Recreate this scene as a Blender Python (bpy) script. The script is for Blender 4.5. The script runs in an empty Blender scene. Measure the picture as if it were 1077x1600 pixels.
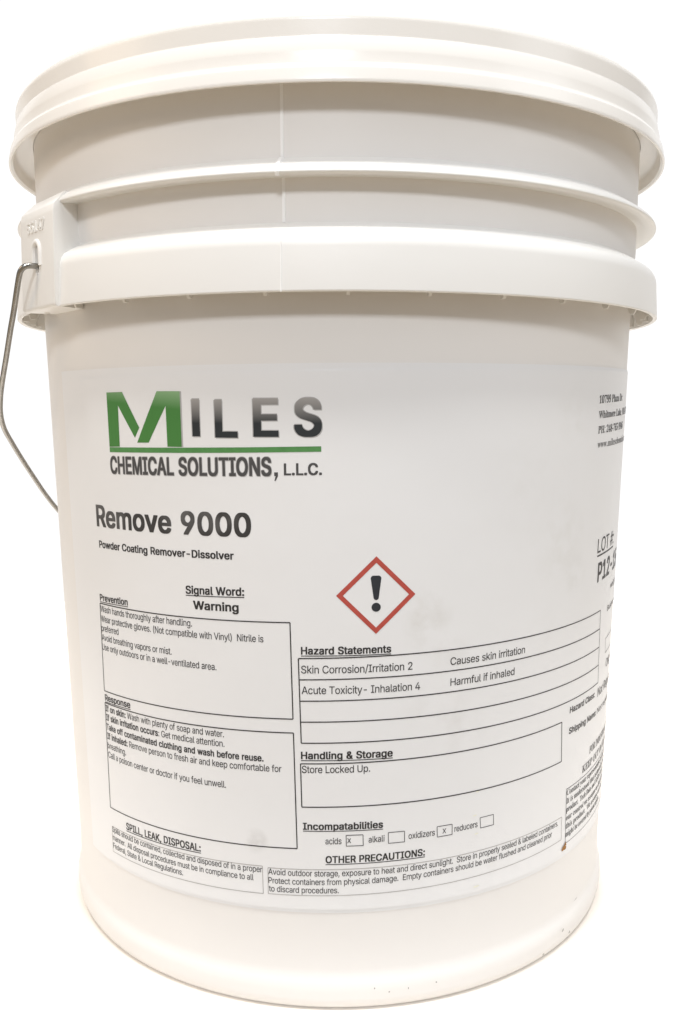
import bpy, bmesh, math, random
from mathutils import Vector, Matrix
from mathutils.geometry import tessellate_polygon

random.seed(7)
sc = bpy.context.scene
COL = sc.collection
R = math.radians

# ------------------------------------------------------------------ camera
cam_d = bpy.data.cameras.new('camera')
cam = bpy.data.objects.new('camera', cam_d)
COL.objects.link(cam)
sc.camera = cam
PITCH, ROLL, YAW = 0.1156, -0.0025, 0.0067
fw = Vector((math.sin(YAW)*math.cos(PITCH), math.cos(YAW)*math.cos(PITCH), -math.sin(PITCH)))
rt = fw.cross(Vector((0, 0, 1))).normalized()
up = rt.cross(fw)
c_, s_ = math.cos(ROLL), math.sin(ROLL)
rt, up = c_*rt + s_*up, -s_*rt + c_*up
M = Matrix((rt, up, -fw)).transposed().to_4x4()
M.translation = Vector((0, -0.4778, 0.2416))
cam.matrix_world = M
cam_d.sensor_fit = 'VERTICAL'
cam_d.sensor_height = 24.0
cam_d.lens = 24.0*1420.26/1600.0
cam_d.clip_start = 0.01
cam_d.clip_end = 200.0

# ------------------------------------------------------------------ world: white studio, brighter behind the pail than in front
world = bpy.data.worlds.new('World')
sc.world = world
world.use_nodes = True
wn, wl = world.node_tree.nodes, world.node_tree.links
wn.clear()
w_out = wn.new('ShaderNodeOutputWorld')
w_tc = wn.new('ShaderNodeTexCoord')
w_sp = wn.new('ShaderNodeSeparateXYZ')
wl.new(w_tc.outputs['Generated'], w_sp.inputs[0])
def w_range(sock, lo, hi):
    n = wn.new('ShaderNodeMapRange'); n.interpolation_type = 'SMOOTHSTEP'
    n.inputs['From Min'].default_value = lo; n.inputs['From Max'].default_value = hi
    wl.new(sock, n.inputs['Value'])
    return n.outputs[0]
def w_mix(fac, a, b):
    n = wn.new('ShaderNodeMix'); n.data_type = 'RGBA'
    wl.new(fac, n.inputs[0])
    for i, c in ((6, a), (7, b)):
        if isinstance(c, tuple): n.inputs[i].default_value = c+(1,)
        else: wl.new(c, n.inputs[i])
    return n.outputs[2]
WORLD_ROOM, WORLD_LOW, WORLD_BACK = (.31, .31, .32), (.48, .385, .27), (1.06, 1.06, 1.06)
room = w_mix(w_range(w_sp.outputs['Z'], .05, -.35), WORLD_ROOM, WORLD_LOW)
w_bg = wn.new('ShaderNodeBackground')
w_abs = wn.new('ShaderNodeMath'); w_abs.operation = 'ABSOLUTE'
wl.new(w_sp.outputs['Z'], w_abs.inputs[0])
w_screen = wn.new('ShaderNodeMath'); w_screen.operation = 'MULTIPLY'
wl.new(w_range(w_sp.outputs['Y'], .52, .72), w_screen.inputs[0])
wl.new(w_range(w_abs.outputs[0], .62, .45), w_screen.inputs[1])
wl.new(w_mix(w_screen.outputs[0], room, WORLD_BACK), w_bg.inputs['Color'])
w_bg.inputs['Strength'].default_value = 1.0
wl.new(w_bg.outputs[0], w_out.inputs['Surface'])

# ------------------------------------------------------------------ lamps (all behind or above the camera)
def area(name, loc, target, sx, sy, power, col):
    d = bpy.data.lights.new(name, 'AREA')
    d.shape = 'RECTANGLE'
    d.size, d.size_y = sx, sy
    d.energy = power
    d.color = col
    o = bpy.data.objects.new(name, d)
    COL.objects.link(o)
    o.location = loc
    o.rotation_euler = (Vector(target)-Vector(loc)).to_track_quat('-Z', 'Y').to_euler()
    return o

def sph(dist, elev, az, z0=0.22):      # az measured from the camera side, + to the right
    return (dist*math.cos(R(elev))*math.sin(R(az)), -dist*math.cos(R(elev))*math.cos(R(az)), z0+dist*math.sin(R(elev)))

area('key_lamp', sph(2.0, 31, -4), (0, 0, .22), .34, .24, 15.2, (.91, .955, 1.03))
area('ceiling_lamp', sph(2.5, 70, -32), (0, 0, .22), .32, .24, 27, (1, .985, .965))
area('ceiling_lamp', sph(2.5, 70, 28), (0, 0, .22), .32, .24, 27, (1, 1, 1))
area('cool_side_lamp', (.56, -.30, .58), (.08, 0, .26), .25, .25, .50, (.92, .96, 1))
area('warm_side_lamp', (-.56, -.24, .56), (-.08, 0, .26), .25, .25, .62, (1, .74, .47))
area('added_rear_fill', (0, 1.5, 1.5), (0, .7, 0), 1.4, .6, 40, (1, 1, 1))  # added fill behind the pail, burns the rear of the table to white

sc.view_settings.view_transform = 'Standard'
sc.view_settings.look = 'None'
sc.view_settings.gamma = 1
sc.view_settings.use_curve_mapping = False
sc.view_settings.exposure = 0.0
sc.render.engine = 'CYCLES'

# ------------------------------------------------------------------ materials
def new_mat(name):
    m = bpy.data.materials.new(name)
    m.use_nodes = True
    nt = m.node_tree
    return m, nt.nodes, nt.links, nt.nodes['Principled BSDF']

def plastic(name, col, rough, var=.02, bump=.05, sss=.0, bscale=60, spec=.3):
    m, n, l, b = new_mat(name)
    tc = n.new('ShaderNodeTexCoord')
    nz = n.new('ShaderNodeTexNoise')
    nz.inputs['Scale'].default_value = 14
    nz.inputs['Detail'].default_value = 6
    l.new(tc.outputs['Object'], nz.inputs['Vector'])
    mx = n.new('ShaderNodeMix'); mx.data_type = 'RGBA'
    mx.inputs[6].default_value = tuple(c*(1-var) for c in col)+(1,)
    mx.inputs[7].default_value = tuple(min(1, c*(1+var)) for c in col)+(1,)
    l.new(nz.outputs['Fac'], mx.inputs[0])
    l.new(mx.outputs[2], b.inputs['Base Color'])
    rr = n.new('ShaderNodeMapRange')
    rr.inputs['To Min'].default_value = rough*.85
    rr.inputs['To Max'].default_value = rough*1.2
    l.new(nz.outputs['Fac'], rr.inputs['Value'])
    l.new(rr.outputs[0], b.inputs['Roughness'])
    n2 = n.new('ShaderNodeTexNoise')
    n2.inputs['Scale'].default_value = bscale
    n2.inputs['Detail'].default_value = 4
    l.new(tc.outputs['Object'], n2.inputs['Vector'])
    bp = n.new('ShaderNodeBump')
    bp.inputs['Strength'].default_value = bump
    bp.inputs['Distance'].default_value = .002
    l.new(n2.outputs['Fac'], bp.inputs['Height'])
    l.new(bp.outputs[0], b.inputs['Normal'])
    b.inputs['Specular IOR Level'].default_value = spec
    if sss:
        b.inputs['Subsurface Weight'].default_value = sss
        b.inputs['Subsurface Radius'].default_value = (1, .8, .6)
        b.inputs['Subsurface Scale'].default_value = .004
    return m

M_BODY = plastic('white_pail_plastic', (.81, .785, .75), .42, .015, .06, spec=.22)
M_LID = plastic('white_lid_plastic', (.82, .79, .74), .22, .012, .04)
M_BAND = plastic('white_band_plastic', (.82, .805, .77), .40, .012, .05)

def paper():
    m, n, l, b = new_mat('white_label_paper')
    tc = n.new('ShaderNodeTexCoord')
    base = (.83, .826, .818, 1)
    nz = n.new('ShaderNodeTexNoise'); nz.inputs['Scale'].default_value = 9; nz.inputs['Detail'].default_value = 5
    l.new(tc.outputs['Object'], nz.inputs['Vector'])
    mx = n.new('ShaderNodeMix'); mx.data_type = 'RGBA'
    mx.inputs[6].default_value = tuple(c*.975 for c in base[:3])+(1,)
    mx.inputs[7].default_value = base
    l.new(nz.outputs['Fac'], mx.inputs[0])
    last = mx.outputs[2]
    # dirty smudges: each a noisy blot at its own spot on the sheet
    fine = n.new('ShaderNodeTexNoise'); fine.inputs['Scale'].default_value = 120; fine.inputs['Detail'].default_value = 6
    l.new(tc.outputs['Object'], fine.inputs['Vector'])
    geo = tc.outputs['Object']
    for (u, z, rad, amt, colr) in SMUDGES:
        p = P(u, z, .0005)
        vm = n.new('ShaderNodeVectorMath'); vm.operation = 'DISTANCE'
        l.new(geo, vm.inputs[0]); vm.inputs[1].default_value = p
        mr = n.new('ShaderNodeMapRange'); mr.inputs['From Min'].default_value = rad*.2; mr.inputs['From Max'].default_value = rad
        mr.inputs['To Min'].default_value = 1; mr.inputs['To Max'].default_value = 0
        l.new(vm.outputs['Value'], mr.inputs['Value'])
        ad = n.new('ShaderNodeMath'); ad.operation = 'MULTIPLY'
        l.new(mr.outputs[0], ad.inputs[0])
        fr = n.new('ShaderNodeMapRange'); fr.inputs['From Min'].default_value = .40; fr.inputs['From Max'].default_value = .72
        l.new(fine.outputs['Fac'], fr.inputs['Value']); l.new(fr.outputs[0], ad.inputs[1])
        am = n.new('ShaderNodeMath'); am.operation = 'MULTIPLY'; am.inputs[1].default_value = amt
        l.new(ad.outputs[0], am.inputs[0])
        m2 = n.new('ShaderNodeMix'); m2.data_type = 'RGBA'
        l.new(am.outputs[0], m2.inputs[0]); l.new(last, m2.inputs[6]); m2.inputs[7].default_value = colr
        last = m2.outputs[2]
    l.new(last, b.inputs['Base Color'])
    b.inputs['Roughness'].default_value = .42
    wv = n.new('ShaderNodeTexNoise'); wv.inputs['Scale'].default_value = 26; wv.inputs['Detail'].default_value = 3
    l.new(tc.outputs['Object'], wv.inputs['Vector'])
    bp = n.new('ShaderNodeBump'); bp.inputs['Strength'].default_value = .22; bp.inputs['Distance'].default_value = .002
    l.new(wv.outputs['Fac'], bp.inputs['Height']); l.new(bp.outputs[0], b.inputs['Normal'])
    return m

def flat(name, col, rough=.45, metal=0.0):
    m, n, l, b = new_mat(name)
    tc = n.new('ShaderNodeTexCoord')
    nz = n.new('ShaderNodeTexNoise'); nz.inputs['Scale'].default_value = 420; nz.inputs['Detail'].default_value = 3
    l.new(tc.outputs['Object'], nz.inputs['Vector'])
    mx = n.new('ShaderNodeMix'); mx.data_type = 'RGBA'
    mx.inputs[6].default_value = tuple(c*.8 for c in col)+(1,)
    mx.inputs[7].default_value = tuple(min(1, c*1.2) for c in col)+(1,)
    l.new(nz.outputs['Fac'], mx.inputs[0]); l.new(mx.outputs[2], b.inputs['Base Color'])
    b.inputs['Roughness'].default_value = rough
    b.inputs['Metallic'].default_value = metal
    return m

def printed_fade(name, lo, hi, z_lo, z_hi, tilt=0.0):      # a printed vertical colour fade in the logo
    m, n, l, b = new_mat(name)
    tc = n.new('ShaderNodeTexCoord'); sp = n.new('ShaderNodeSeparateXYZ')
    l.new(tc.outputs['Object'], sp.inputs[0])
    mr = n.new('ShaderNodeMapRange'); mr.inputs['From Min'].default_value = z_lo; mr.inputs['From Max'].default_value = z_hi
    ma = n.new('ShaderNodeMath'); ma.operation = 'MULTIPLY_ADD'; ma.inputs[1].default_value = tilt
    l.new(sp.outputs['X'], ma.inputs[0]); l.new(sp.outputs['Z'], ma.inputs[2])
    l.new(ma.outputs[0], mr.inputs['Value'])
    mx = n.new('ShaderNodeMix'); mx.data_type = 'RGBA'
    mx.inputs[6].default_value = lo+(1,); mx.inputs[7].default_value = hi+(1,)
    l.new(mr.outputs[0], mx.inputs[0]); l.new(mx.outputs[2], b.inputs['Base Color'])
    b.inputs['Roughness'].default_value = .42
    return m

# ------------------------------------------------------------------ the pail's wall and the label's sheet coordinates
WR0, WK = 0.1359, 0.0297                 # wall radius = WR0 + WK*z
def P(u, zmm, off=0.0):                  # u: millimetres round the wall (140 mm per radian), zmm: height
    a = u/140.0
    z = zmm/1000.0
    r = WR0 + WK*z + off
    return Vector((r*math.sin(a), -r*math.cos(a), z))
PAPER_OFF, INK_OFF = 0.00062, 0.00070

SMUDGES = [(33, 165, .013, 0.176, (.42, .37, .28, 0.52)), (35, 155, .012, 0.205, (.44, .40, .32, 0.52)), (45, 146, .010, 0.129, (.45, .42, .34, 0.52)),
           (100, 185, .022, 0.146, (.50, .48, .38, 0.52)), (110, 170, .010, 0.164, (.45, .43, .35, 0.52)), (104, 238, .014, 0.117, (.50, .47, .37, 0.52)),
           (-34, 70.5, .006, 0.439, (.25, .22, .18, 0.52)), (40, 128, .022, 0.094, (.45, .42, .36, 0.52)), (48, 114, .016, 0.094, (.46, .42, .36, 0.52)),
           (92, 150, .014, 0.058, (.45, .42, .36, 0.52)), (-70, 238, .02, 0.07, (.46, .42, .36, 0.52)), (70, 56, .008, 0.205, (.40, .36, .30, 0.52)), (80, 210, .03, 0.058, (.5, .48, .4, 0.52))]
M_PAPER = paper()
M_INK = flat('black_print', (.028, .026, .026))
M_GREY = flat('grey_print_rule', (.42, .40, .38))
M_DARKGREY = flat('dark_grey_print', (.07, .068, .068))
M_RED = flat('red_print', (.47, .075, .055))
M_GREEN = printed_fade('green_logo_print', (.06, .215, .045), (.50, .70, .44), .2345, .2500, .10)
M_GREENBAR = flat('green_bar_print', (.085, .26, .075))
M_FADE = printed_fade('black_to_grey_logo_print', (.022, .027, .03), (.38, .36, .34), .2355, .2450)
M_TITLE = printed_fade('worn_title_print', (.035, .033, .033), (.035, .033, .033), 0, 1)
M_RUST = flat('rust', (.33, .15, .03), .7)
M_SCUFF = flat('dark_scuff', (.38, .36, .335), .7)
M_STEEL = flat('zinc_wire', (.34, .33, .31), .25, 1.0)

def worn(name, col):     # ink that came out pale in places
    m, n, l, b = new_mat(name)
    tc = n.new('ShaderNodeTexCoord'); nz = n.new('ShaderNodeTexNoise')
    nz.inputs['Scale'].default_value = 55; nz.inputs['Detail'].default_value = 4
    l.new(tc.outputs['Object'], nz.inputs['Vector'])
    rp = n.new('ShaderNodeMapRange'); rp.inputs['From Min'].default_value = .48; rp.inputs['From Max'].default_value = .8
    l.new(nz.outputs['Fac'], rp.inputs['Value'])
    mx = n.new('ShaderNodeMix'); mx.data_type = 'RGBA'
    mx.inputs[6].default_value = col+(1,); mx.inputs[7].default_value = (.17, .165, .16, 1)
    l.new(rp.outputs[0], mx.inputs[0]); l.new(mx.outputs[2], b.inputs['Base Color'])
    b.inputs['Roughness'].default_value = .45
    return m
M_TITLE = worn('worn_title_ink', (.04, .038, .037))

# ------------------------------------------------------------------ mesh helpers
def link(name, me, mats, parent=None):
    o = bpy.data.objects.new(name, me)
    COL.objects.link(o)
    for m in (mats if isinstance(mats, (list, tuple)) else [mats]):
        me.materials.append(m)
    if parent:
        o.parent = parent
    return o

def finish(me, smooth=True, ang=40):
    if smooth:
        for p in me.polygons:
            p.use_smooth = True
        me.set_sharp_from_angle(angle=R(ang))
    me.update()

def bm_obj(name, bm, mats, parent=None, smooth=True, ang=40):
    me = bpy.data.meshes.new(name)
    bm.to_mesh(me); bm.free()
    o = link(name, me, mats, parent)
    finish(me, smooth, ang)
    return o

def fillet(pts, rads, n=4):
    """round the corners of an open (r, z) polyline"""
    out = []
    for i, p in enumerate(pts):
        rad = rads.get(i, 0)
        if rad <= 0 or i in (0, len(pts)-1):
            out.append(p); continue
        a = Vector(pts[i-1]); b = Vector(p); c = Vector(pts[i+1])
        d1, d2 = (a-b), (c-b)
        t = min(rad, d1.length*.48, d2.length*.48)
        p1 = b + d1.normalized()*t; p2 = b + d2.normalized()*t
        for k in range(n+1):
            s = k/n
            q = p1*(1-s)**2 + b*2*s*(1-s) + p2*s*s
            out.append((q.x, q.y))
    return out

def lathe(name, prof, mats, parent=None, n=288, ang=40, a0=None, a1=None, wob=0.0):
    bm = bmesh.new()
    full = a0 is None
    cnt = n if full else n+1
    rings = []
    for r, z in prof:
        if r < 1e-6:
            rings.append([bm.verts.new((0, 0, z))])
            continue
        ring = []
        for i in range(cnt):
            a = 2*math.pi*i/n if full else a0+(a1-a0)*i/n
            w = wob*(math.sin(2*a+.7)+.6*math.sin(3*a+2.1)+.35*math.sin(7*a+1.0)) if wob else 0
            ring.append(bm.verts.new(((r+w)*math.sin(a), -(r+w)*math.cos(a), z+w*.5)))
        rings.append(ring)
    for A, B in zip(rings, rings[1:]):
        m = cnt if full else cnt-1
        for i in range(m):
            j = (i+1) % cnt
            if len(A) == 1 and len(B) == 1:
                continue
            if len(A) == 1:
                bm.faces.new((A[0], B[j], B[i]))
            elif len(B) == 1:
                bm.faces.new((A[i], A[j], B[0]))
            else:
                bm.faces.new((A[i], A[j], B[j], B[i]))
    bmesh.ops.recalc_face_normals(bm, faces=bm.faces)
    return bm_obj(name, bm, mats, parent, True, ang)

def tube(bm, pts, rad, seg=14):
    rings = []
    up_ = Vector((0.13, 0.2, 1)).normalized()
    for i, p in enumerate(pts):
        d = (pts[min(i+1, len(pts)-1)]-pts[max(i-1, 0)]).normalized()
        x = d.cross(up_)
        if x.length < 1e-3:
            x = d.cross(Vector((1, 0, 0)))
        x.normalize(); y = d.cross(x)
        up_ = -x.cross(d) if False else up_
        rings.append([bm.verts.new(p+rad*(math.cos(2*math.pi*k/seg)*x+math.sin(2*math.pi*k/seg)*y)) for k in range(seg)])
    for A, B in zip(rings, rings[1:]):
        for k in range(seg):
            bm.faces.new((A[k], A[(k+1) % seg], B[(k+1) % seg], B[k]))
    bm.faces.new(rings[0]); bm.faces.new(list(reversed(rings[-1])))
    bmesh.ops.recalc_face_normals(bm, faces=bm.faces)

def spline(pts, n=10):
    out = []
    for i in range(len(pts)-1):
        p0 = pts[max(i-1, 0)]; p1 = pts[i]; p2 = pts[i+1]; p3 = pts[min(i+2, len(pts)-1)]
        for k in range(n):
            t = k/n
            out.append(0.5*((2*p1)+(p2-p0)*t+(2*p0-5*p1+4*p2-p3)*t*t+(3*p1-p0-3*p2+p3)*t**3))
    out.append(pts[-1])
    return out

# ------------------------------------------------------------------ table the pail stands on
bm = bmesh.new()
bmesh.ops.create_cube(bm, size=1.0)
for v in bm.verts:
    v.co = Vector((v.co.x*1.1, .22+v.co.y*.84, -.015+v.co.z*.03))
fl = bm_obj('ground', bm, plastic('bright_white_surface', (.91, .85, .775), .7, .01, .02), None, False)
fl['kind'] = 'structure'

# ------------------------------------------------------------------ the pail
pail = bpy.data.objects.new('plastic_pail', None)
COL.objects.link(pail)
pail['label'] = 'white plastic pail with snap-on lid, wire bail handle and printed chemical label'
pail['category'] = 'bucket'

def wall(z): return WR0+WK*z
body_prof = fillet([(0, .004), (.128, .004), (.1315, .0), (.1360, .0), (.1382, .0035), (.1384, .0105), (.1366, .0150),
                    (wall(.028), .028), (wall(.2), .2), (wall(.2855), .2855), (.1450, .298), (.1458, .312), (.1462, .366), (.1435, .366), (.1390, .2), (.1325, .01), (0, .008)],
                   {3: .0016, 4: .003, 5: .0028, 6: .004, 9: .004}, 4)
body = lathe('body', body_prof, M_BODY, pail, 320, 50, wob=.00010)

ring_prof = fillet([(.1452, .3292), (.1464, .3285), (.1538, .3236), (.1546, .3219), (.1532, .3212), (.1475, .3222), (.1452, .3218)], {1: .002, 2: .0012, 3: .0006, 5: .0015}, 4)
ring = lathe('reinforcing_ring', ring_prof, M_BAND, pail, 320, 45, wob=.00008)

band_prof = fillet([(.1446, .3070), (.1464, .3062), (.1538, .3016), (.1553, .2985), (.1562, .2816), (.1556, .2812), (.1543, .2816), (.1534, .2955), (.1450, .2972), (.1446, .2966)],
                   {1: .002, 2: .0035, 3: .003, 4: .0004, 7: .003}, 5)
band = lathe('skirt_band', band_prof, M_BAND, pail, 320, 45, wob=.00008)

# gusset webs in the hollow under the band, one every 11.2 degrees
def gusset_mesh():
    bm = bmesh.new()
    prof = [(.1440, .2968), (.1536, .2958), (.1542, .2824), (.1515, .2824), (.1508, .2808), (.1490, .2808), (.1474, .2850), (.1440, .2905)]
    t = .0006
    A = [bm.verts.new((-t, -r, z)) for r, z in prof]
    B = [bm.verts.new((t, -r, z)) for r, z in prof]
    bm.faces.new(A); bm.faces.new(list(reversed(B)))
    for i in range(len(prof)):
        j = (i+1) % len(prof)
        bm.faces.new((A[j], A[i], B[i], B[j]))
    bmesh.ops.recalc_face_normals(bm, faces=bm.faces)
    return bm
g0 = bm_obj('gusset', gusset_mesh(), M_BAND, band, False)
g0.rotation_euler.z = R(1.4)
for k in range(1, 32):
    g = g0.copy()
    COL.objects.link(g)
    g.parent = band
    g.rotation_euler.z = R(1.4+11.25*k)

# moulding seam: a fine raised line down the neck, a nick on the ring and a faint line on the band
bm = bmesh.new()
def seam_strip(pts, w, h, ang):
    rows = []
    for r, z in pts:
        rows.append([bm.verts.new((rr*math.sin(R(ang)+d/rr), -rr*math.cos(R(ang)+d/rr), z)) for rr, d in ((r-.0004, -w), (r+h, -w*.7), (r+h, w*.7), (r-.0004, w))])
    for A, B in zip(rows, rows[1:]):
        for k in range(3):
            bm.faces.new((A[k], A[k+1], B[k+1], B[k]))
def neck(z): return .1458+(.1462-.1458)*(z-.312)/.054
seam_strip([(neck(z), z) for z in (.3615, .3500, .3400, .3292, .3283)], .0007, .0004, -7.65)
seam_strip([(neck(z), z) for z in (.3220, .3140, .3075, .3066)], .0007, .0004, -7.5)
seam_strip([(.1464, .3288), (.1500, .3264), (.1536, .3240), (.1547, .3220), (.1538, .3207)], .0008, .0006, -7.8)
seam_strip([(.1558, .2985), (.15585, .2950), (.1564, .2840), (.1566, .2812)], .00022, .00006, -7.25)
bmesh.ops.recalc_face_normals(bm, faces=bm.faces)
bm_obj('mould_seam', bm, plastic('painted_seam_gloss', (.92, .91, .89), .3, .01, .02), pail, False)  # paler than the neck: the seam's glossy bright line painted into its colour

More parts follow.
